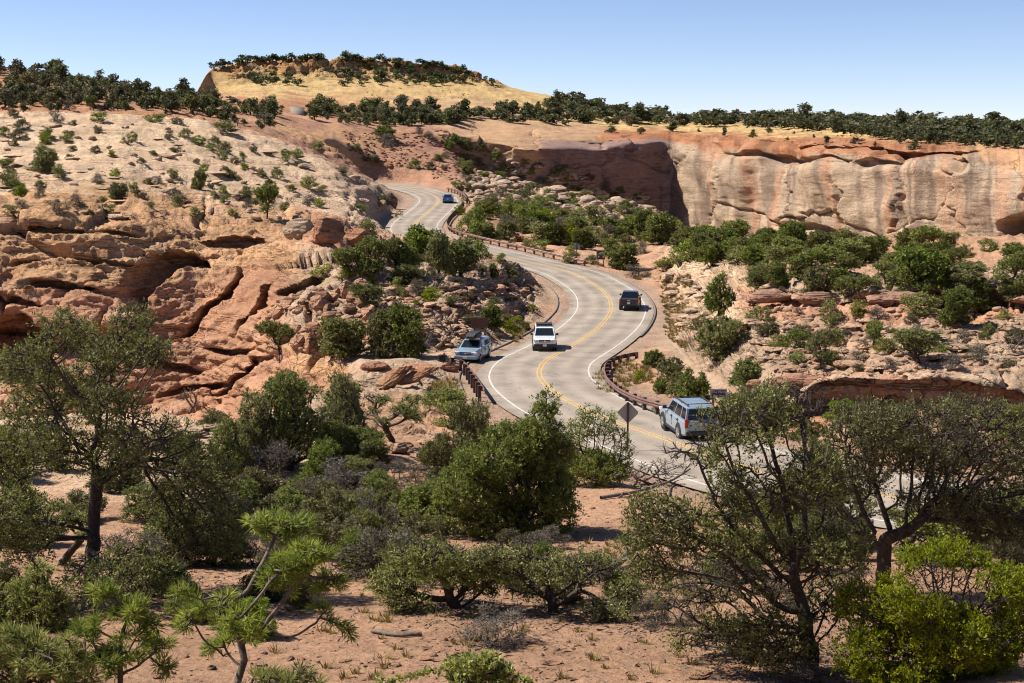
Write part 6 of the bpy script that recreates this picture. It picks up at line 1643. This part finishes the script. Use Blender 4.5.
def rubble(name, label, pts, wr, col, seed):
    r = np.random.default_rng(seed); VV, FF, n = [], [], 0
    bm = bmesh.new(); bmesh.ops.create_icosphere(bm, subdivisions=2, radius=1.0)
    bv = np.array([v.co for v in bm.verts]); bf = np.array([[v.index for v in f.verts] for f in bm.faces]); bm.free()
    for px, py in pts:
        p = hit(px, py); s_ = r.uniform(*wr) ** 1.0 * p[1] / F / 2
        V = bv.copy()
        for _ in range(7):
            q = r.normal(size=3); q /= np.linalg.norm(q); V -= np.clip(V @ q - r.uniform(.5, .85), 0, None)[:, None] * q
        VV.append(V * s_ * np.array([r.uniform(.8, 1.4), r.uniform(.7, 1.1), r.uniform(.35, .75)]) + p + np.array([0, 0, .1 * s_])); FF.append(bf + n); n += len(bv)
    o = link(name, mesh_np(name, np.concatenate(VV), np.concatenate(FF), M['boulder'])); o.color = (*col, 1)
    tag(o, label, 'rubble', kind='stuff')
rubble('scree_rubble', 'dark red broken rubble covering the slope above the distant bend', scatter(420, [(340, 132), (445, 130), (478, 150), (455, 180), (405, 178), (350, 150)], 26, 3), (1.2, 5.5), (0.39, 0.19, 0.115), 1)
rubble('ledge_rubble', 'broken pale rubble strewn over the slope right of the distant bend', scatter(420, [(462, 182), (500, 158), (560, 170), (650, 198), (660, 218), (600, 224), (520, 210), (470, 202)], 56, 4), (3, 12), (0.48, 0.35, 0.25), 2)
rubble('ledge_rubble', 'small flat rubble on the slope between the right hand ledges', scatter(380, [(745, 308), (1030, 308), (1030, 372), (745, 376)], 57, 5), (3, 12), (0.46, 0.30, 0.2), 3)
rubble('ledge_rubble', 'loose broken stones scattered over the knoll and its jumble', scatter(420, [(262, 318), (290, 290), (372, 284), (500, 285), (530, 290), (505, 335), (440, 348), (300, 352)], 58, 4), (3, 12), (0.46, 0.28, 0.18), 4)
rubble('ledge_rubble', 'thin broken flakes scattered on the pale slickrock dome', scatter(110, [(0, 125), (120, 120), (240, 140), (370, 180), (385, 215), (240, 222), (0, 215)], 59, 5), (3, 11), (0.54, 0.385, 0.26), 5)
rocks('on the pale slickrock dome', 'thin slabs on the slickrock dome', scatter(28, [(0, 125), (120, 120), (240, 140), (370, 180), (385, 215), (240, 222), (0, 215)], 27, 22), (12, 34), (0.10, 0.24), (0.55, 0.395, 0.265), 'thin pale slab')
rocks('on the knoll', 'slabs on the knoll', scatter(30, [(385, 290), (500, 285), (530, 290), (505, 330), (440, 345), (400, 335)], 28, 15), (10, 26), (0.25, 0.5), (0.46, 0.29, 0.2), 'broken tan slab')
rocks('on the cut bank outside the bend', 'slabs on the cut bank', scatter(26, [(662, 272), (720, 280), (712, 320), (700, 350), (680, 320)], 29, 14), (8, 22), (0.3, 0.5), (0.50, 0.36, 0.25), 'pale broken rock')
rocks('lying on the sandy clearing', 'flat stones on the clearing', scatter(12, [(200, 640), (340, 628), (460, 650), (720, 650), (760, 676), (300, 680)], 30, 40), (10, 30), (0.12, 0.25), (0.44, 0.24, 0.15), 'half buried flat stone')

# ------------------------------------------------------------------ loose stuff on the ground
def gravel():
    r = np.random.default_rng(8)
    bm = bmesh.new(); bmesh.ops.create_icosphere(bm, subdivisions=1, radius=1.0)
    bv = np.array([v.co for v in bm.verts]); bf = np.array([[v.index for v in f.verts] for f in bm.faces]); bm.free()
    V, Fq, n = [], [], 0
    spots = [(r.uniform(-60, 1090), r.uniform(535, 690)) for _ in range(4200)] + [(r.uniform(340, 460), r.uniform(430, 530)) for _ in range(500)] + [(r.uniform(560, 760), r.uniform(475, 545)) for _ in range(500)]
    for px, py in spots:
        p = hit(px, py); s = 0.018 * r.pareto(2.2) + 0.012
        s = min(s, 0.13)
        q = bv * r.uniform(0.6, 1.3, (len(bv), 1)) * np.array([1, r.uniform(.6, 1), r.uniform(.35, .7)]) * s
        a = r.uniform(0, 6.28); q = q @ np.array([[math.cos(a), -math.sin(a), 0], [math.sin(a), math.cos(a), 0], [0, 0, 1]])
        V.append(q + p); Fq.append(bf + n); n += len(bv)
    o = link('gravel', mesh_np('gravel', np.concatenate(V), np.concatenate(Fq), M['boulder']))
    o.color = (0.40, 0.235, 0.15, 1)
    tag(o, 'loose reddish gravel strewn over the sandy ground', 'gravel', kind='stuff')
gravel()

def grass():
    r = np.random.default_rng(9)
    areas = [([(592, 380), (604, 366), (610, 381), (640, 399), (668, 408), (660, 415), (630, 403), (600, 393)], 130), ([(612, 362), (635, 360), (662, 380), (640, 394), (615, 380)], 120),
             ([(660, 276), (680, 290), (700, 320), (684, 350), (666, 336)], 260), ([(430, 384), (460, 378), (462, 392), (425, 400)], 80), ([(716, 414), (750, 420), (758, 434), (722, 428)], 80),
             ([(503, 322), (535, 304), (541, 318), (515, 345)], 110), ([(458, 195), (470, 192), (472, 203), (462, 213)], 50), ([(640, 264), (690, 275), (690, 290), (660, 280)], 60), ([(600, 265), (640, 272), (640, 280), (600, 272)], 40), ([(395, 212), (405, 210), (404, 222), (396, 220)], 24),
             ([(300, 560), (760, 555), (760, 680), (250, 680)], 90), ([(830, 500), (870, 500), (870, 545), (820, 540)], 50), ([(570, 540), (700, 540), (700, 600), (610, 600)], 60), ([(440, 85), (500, 100), (330, 108), (330, 92)], 30)]
    C, T_ = [], []
    for k, (poly, n) in enumerate(areas):
        for px, py in scatter(n, poly, 300 + k, 0.6):
            C.append(hit(px, py))
    C = np.array(C); nb = 26
    k = np.repeat(np.arange(len(C)), nb)
    sz = r.uniform(0.6, 1.4, len(C))[k] * np.where(C[k][:, 1] < 50, 0.5, 1.0)
    a = r.uniform(0, 6.28, len(k)); q = r.uniform(0, 0.16, len(k)) * sz
    d = np.stack([np.cos(a) * 0.6, np.sin(a) * 0.6, r.uniform(0.6, 1.6, len(k))], 1); d /= np.linalg.norm(d, axis=1)[:, None]
    base = C[k] + np.stack([np.cos(a) * q, np.sin(a) * q, 0 * a - 0.02], 1)
    ln = (r.uniform(0.16, 0.38, len(k)) * sz)[:, None]
    side = np.stack([-np.sin(a), np.cos(a), 0 * a], 1) * 0.014 * (1 + C[k][:, 1:2] / 90)
    V = np.stack([base - side, base + side, base + d * ln], 1).reshape(-1, 3)
    o = link('dry_grass', mesh_np('dry_grass', V, np.arange(len(V)).reshape(-1, 3), M['grass'], False, {'tint': ('FLOAT', np.repeat(r.uniform(0, 1, len(k)), 3))}))
    tag(o, 'tufts of dry yellow grass along the road verges', 'grass', kind='stuff')
grass()

def litter():
    r = np.random.default_rng(12)
    spots = []
    for bx, by, n, rx in [(88, 597, 900, 90), (812, 668, 900, 100), (884, 600, 500, 80), (458, 608, 500, 60), (556, 612, 600, 80), (522, 536, 500, 60), (300, 480, 500, 90), (490, 643, 250, 40), (650, 625, 250, 40), (200, 580, 700, 110), (900, 660, 500, 90), (300, 540, 500, 110), (500, 660, 500, 250)]:
        q = r.normal(size=(n, 2)) * np.array([rx * 0.55, rx * 0.16]); spots += [(bx + a, by + b) for a, b in q]
    C = np.array([hit(x, min(y, 700)) for x, y in spots]) + np.array([0, 0, 0.012])
    d = r.normal(size=C.shape); d[:, 2] *= 0.15; d /= np.linalg.norm(d, axis=1)[:, None]
    V, Q, t = leaf_quads(C, d, 0.13, 0.014, r, r.uniform(0, 1, len(C)), 1.0)
    o = link('twig_litter', mesh_np('twig_litter', V, Q, M['greybranch']))
    tag(o, 'dark fallen twigs and needles littering the ground under the trees', 'litter', kind='stuff')
litter()
